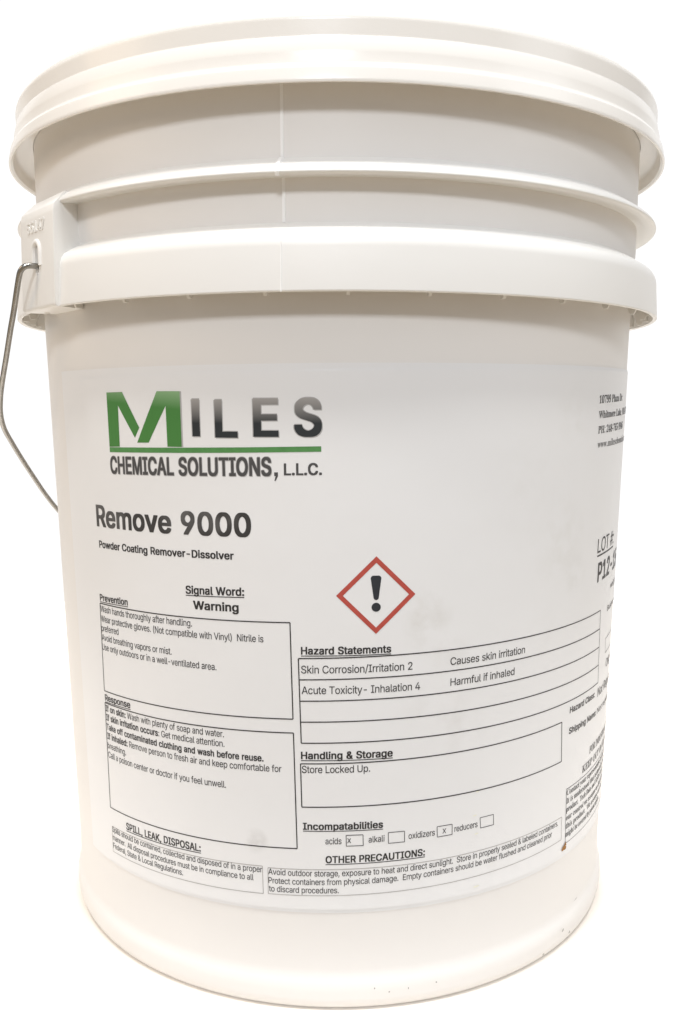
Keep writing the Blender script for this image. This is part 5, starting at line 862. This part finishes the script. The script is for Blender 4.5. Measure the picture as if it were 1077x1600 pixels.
# hazard diamond
k = Ink()
cx, cy = 14.0, 170.8
def dia(h): return [(cx, cy+h), (cx+h, cy), (cx, cy-h), (cx-h, cy)]
o4, i4 = dia(15.0), dia(12.5)
for i in range(4):
    j = (i+1) % 4
    k.poly([o4[i], o4[j], i4[j], i4[i]], 0)
def arc(x, y, r, a0, a1, n=8): return [(x+r*math.cos(R(a0+(a1-a0)*t/n)), y+r*math.sin(R(a0+(a1-a0)*t/n))) for t in range(n+1)]
k.poly(arc(13.0, 177.3, 1.1, 180, 95) + arc(14.8, 177.3, 1.1, 85, 0) + arc(14.0, 170.0, 1.0, -20, -160), 1)
k.disc(14.0, 166.2, 1.75, 1)
k.build('hazard_symbol', [M_RED, flat('blue_black_print', (.022, .027, .034))])

k = Ink()
k.text('Hazard Statements', (-14.4, 147.9), (19.9, 148.4), 3.0, 'bold', under=True)
for zl, zr, ul, ur in [(146.2, 150.3, -15.4, 138.2), (137.8, 141.6, -15.2, 138.9), (129.3, 133.0, -15.0, 139.6), (120.9, 124.4, -14.9, 140.3), (112.4, 115.9, -14.7, 141.1)]:
    k.rule((ul, zl), (ur, zr), RW)
k.rule((-15.4, 146.2), (-14.7, 112.4), RW)
k.rule((138.2, 150.3), (141.1, 115.9), RW*.8)
k.text('Skin Corrosion/Irritation 2', (-14.4, 140.4), (28.3, 141.1), 3.0)
k.text('Causes skin irritation', (43.8, 141.6), (79.1, 142.2), 3.0)
k.text('Acute Toxicity- Inhalation 4', (-14.3, 132.2), (31.5, 132.9), 3.0)
k.text('Harmful if inhaled', (44.0, 133.2), (73.9, 133.9), 3.0)
k.build('hazard_table', [M_INK])

k = Ink()
k.text('Handling & Storage', (-14.9, 106.0), (20.9, 106.6), 3.0, 'bold', under=True)
k.box((-15.1, 104.0), (105.2, 107.0), (106.5, 89.0), (-14.8, 86.2), RW)
k.text('Store Locked Up.', (-14.6, 100.3), (12.0, 100.8), 2.9)
k.build('storage_panel', [M_INK])

k = Ink()
k.text('Incompatabilities', (-14.5, 76.9), (17.3, 77.4), 2.9, 'bold', under=True)
k.text('acids', (-5.6, 71.0), (.8, 71.1), 2.6)
k.text('alkali', (11.5, 71.4), (17.9, 71.6), 2.6)
k.text('oxidizers', (27.7, 71.7), (38.8, 71.9), 2.6)
k.text('reducers', (47.4, 72.0), (58.1, 72.2), 2.6)
for tl, tr, br, bl in [((2.6, 74.7), (9.3, 74.8), (9.4, 70.3), (2.7, 70.2)), ((19.4, 75.1), (26.0, 75.2), (26.1, 70.7), (19.5, 70.6)),
                       ((39.7, 75.4), (46.3, 75.5), (46.4, 71.1), (39.9, 71.0)), ((59.2, 75.9), (65.8, 76.0), (66.1, 71.5), (59.6, 71.4))]:
    k.box(tl, tr, br, bl, .30, 1)
k.text('x', (3.0, 71.5), (4.6, 71.5), 2.6)
k.text('x', (42.1, 72.2), (43.7, 72.2), 2.6)
k.build('incompatibility_row', [M_INK, M_DARKGREY])

k = Ink()
k.text('OTHER PRECAUTIONS:', (-5.6, 63.1), (34.7, 64.0), 2.95, 'bold', under=True)
k.box((-29.0, 59.8), (109.2, 62.8), (109.8, 52.0), (-29.1, 48.7), .28, 1)
for s, p, q in [('Avoid outdoor storage, exposure to heat and direct sunlight.  Store in properly sealed & labeled containers.', (-28.9, 57.0), (106.3, 59.7)),
                ('Protect containers from physical damage.  Empty containers should be water flushed and cleaned prior', (-28.9, 53.3), (102.0, 56.1)),
                ('to discard procedures.', (-28.8, 49.8), (-.4, 50.4))]:
    k.text(s, p, q, 2.5)
k.build('precaution_notice', [M_INK, M_GREY])

# the strip of print that turns round the right side of the pail
k = Ink()
k.text('10799 Plaza Dr.', (122.2, 242.6), (155.0, 244.0), 3.2, 'serif')
k.text('Whitmore Lake, MI 48189', (122.6, 236.3), (176.5, 238.3), 3.1, 'serif')
k.text('PH: 248-765-9946', (122.8, 229.9), (160.0, 231.3), 3.1, 'serif')
k.text('www.mileschemical.com', (122.9, 223.8), (175.0, 225.6), 3.0, 'serif', 1)
k.build('address_block', [M_INK, flat('grey_web_print', (.16, .155, .15))])
k = Ink()
k.text('LOT #:', (129.6, 177.4), (154.5, 178.7), 6.3, 'sans', under=True)
k.text('P12-15', (131.4, 164.2), (168.0, 166.6), 8.7, 'bold')
k.build('lot_number', [M_INK])
k = Ink()
k.text('Hazard Class:', (111.2, 109.5), (137.2, 110.2), 2.8, 'bold')
k.text('Not Regulated', (141.6, 108.9), (178.0, 109.8), 4.3, 'sans')
k.text('Shipping Name:', (111.4, 100.0), (140.8, 100.6), 2.8, 'bold')
k.text('Not regulated', (142.6, 100.6), (176.0, 101.2), 2.7, 'sans')
k.rule((150.5, 134.5), (170, 135.5), .3)
k.rule((150.5, 134.5), (151.2, 127.5), .3)
k.rule((151.2, 127.5), (170, 128.5), .3)
k.text('Business:', (150.0, 147.5), (172.0, 148.4), 2.6, 'sans')
k.text('weight', (154.0, 157.5), (170.0, 158.2), 2.6, 'sans')
k.text('Origin', (154.8, 119.5), (171.0, 120.2), 4.0, 'sans')
k.build('shipping_print', [M_INK])
k = Ink()
k.text('FOR INDUSTRIAL USE ONLY', (134.6, 84.0), (188.0, 85.8), 3.4, 'serif')
k.text('KEEP OUT OF REACH', (126.9, 77.2), (176.0, 79.2), 3.4, 'serif')
k.rule((112.0, 74.6), (172.0, 76.6), .3)
k.rule((112.0, 74.6), (113.5, 48.8), .3)
k.rule((113.5, 48.8), (170.0, 51.0), .22)
for i, s in enumerate(['Contact your representative before using.', 'It is understood that technically trained', 'product.  Tech Data and MSDS sheets', 'our control we assume no liability for the', 'this product.  We assume no risk', 'might be covered by patent rights.']):
    z = 71.5-i*3.95
    k.text(s, (112.4+.2*i, z), ((176, 174, 166, 178, 166, 158)[i], z+1.7), 2.6, 'serif')
k.build('disclaimer_block', [M_INK])

for i, (u, z, rx, rz) in enumerate([(57.5, 87.5, .9, .22), (56.5, 77.5, 1.0, .25), (57.6, 69.5, 1.0, .3), (58.3, 46.4, 1.5, .35)]):
    bm = bmesh.new()
    vs = [bm.verts.new(P(u+rx*math.cos(a*math.pi/5), z+rz*math.sin(a*math.pi/5)+.1*math.cos(a*math.pi/5), .0009)) for a in range(10)]
    bm.faces.new(vs); bmesh.ops.recalc_face_normals(bm, faces=bm.faces)
    bm_obj('pale_scratch', bm, flat('cream_scratch', (.88, .84, .70)), label, False)

# ------------------------------------------------------------------ rust spot, scuffs and specks on the wall and rim
def blot(bm, centre, rx, rz, off, rfun=None, seed=0, rot=0.0):
    rnd = random.Random(seed)
    u0, z0 = centre
    n = 14
    ph = [rnd.uniform(0, 6.28) for _ in range(3)]
    vs = []
    for i in range(n):
        a = 2*math.pi*i/n
        s = 1+.25*math.sin(2*a+ph[0])+.18*math.sin(3*a+ph[1])+.12*math.sin(5*a+ph[2])
        x, y = rx*s*math.cos(a), rz*s*math.sin(a)
        x, y = x*math.cos(rot)-y*math.sin(rot), x*math.sin(rot)+y*math.cos(rot)
        if rfun:
            z = (z0+y)/1000; r = rfun(z)+off; an = (u0+x)/140
            vs.append(bm.verts.new((r*math.sin(an), -r*math.cos(an), z)))
        else:
            vs.append(bm.verts.new(P(u0+x, z0+y, off)))
    f = bm.faces.new(vs)
    f.normal_update(); c = f.calc_center_median()
    if f.normal.x*c.x+f.normal.y*c.y < 0: f.normal_flip()

bm = bmesh.new()
blot(bm, (112.3, 47.3), 1.5, 1.5, .0009, seed=3)
blot(bm, (113.5, 48.8), .8, .8, .00086, seed=5)
bm_obj('rust_spot', bm, M_RUST, label, False)

def rimr(z): return .1384 if z < .0112 else .1366+.0012*max(0, (.0138-z)/.0026)
for i, (u, z, rx, rz, ro) in enumerate([(112, 9.0, .9, .45, .3), (118, 5.5, .5, .6, .2), (97, 4.0, .6, .35, 0), (20, 8.0, .35, .3, 0), (28, 8.6, .3, .35, 0), (-52, 14.6, .3, .35, 0), (14, 10, .35, .3, 0), (40, 9.2, .4, .3, 0),
                                         (126, 15.5, 3.5, .28, .1)]):
    bm = bmesh.new()
    blot(bm, (u, z), rx, rz, .0003, (lambda zz: .1386) if z < 11.3 else (lambda zz: wall(zz)+.0001), seed=20+i, rot=ro)
    bm_obj('scuff', bm, M_SCUFF, body, False)
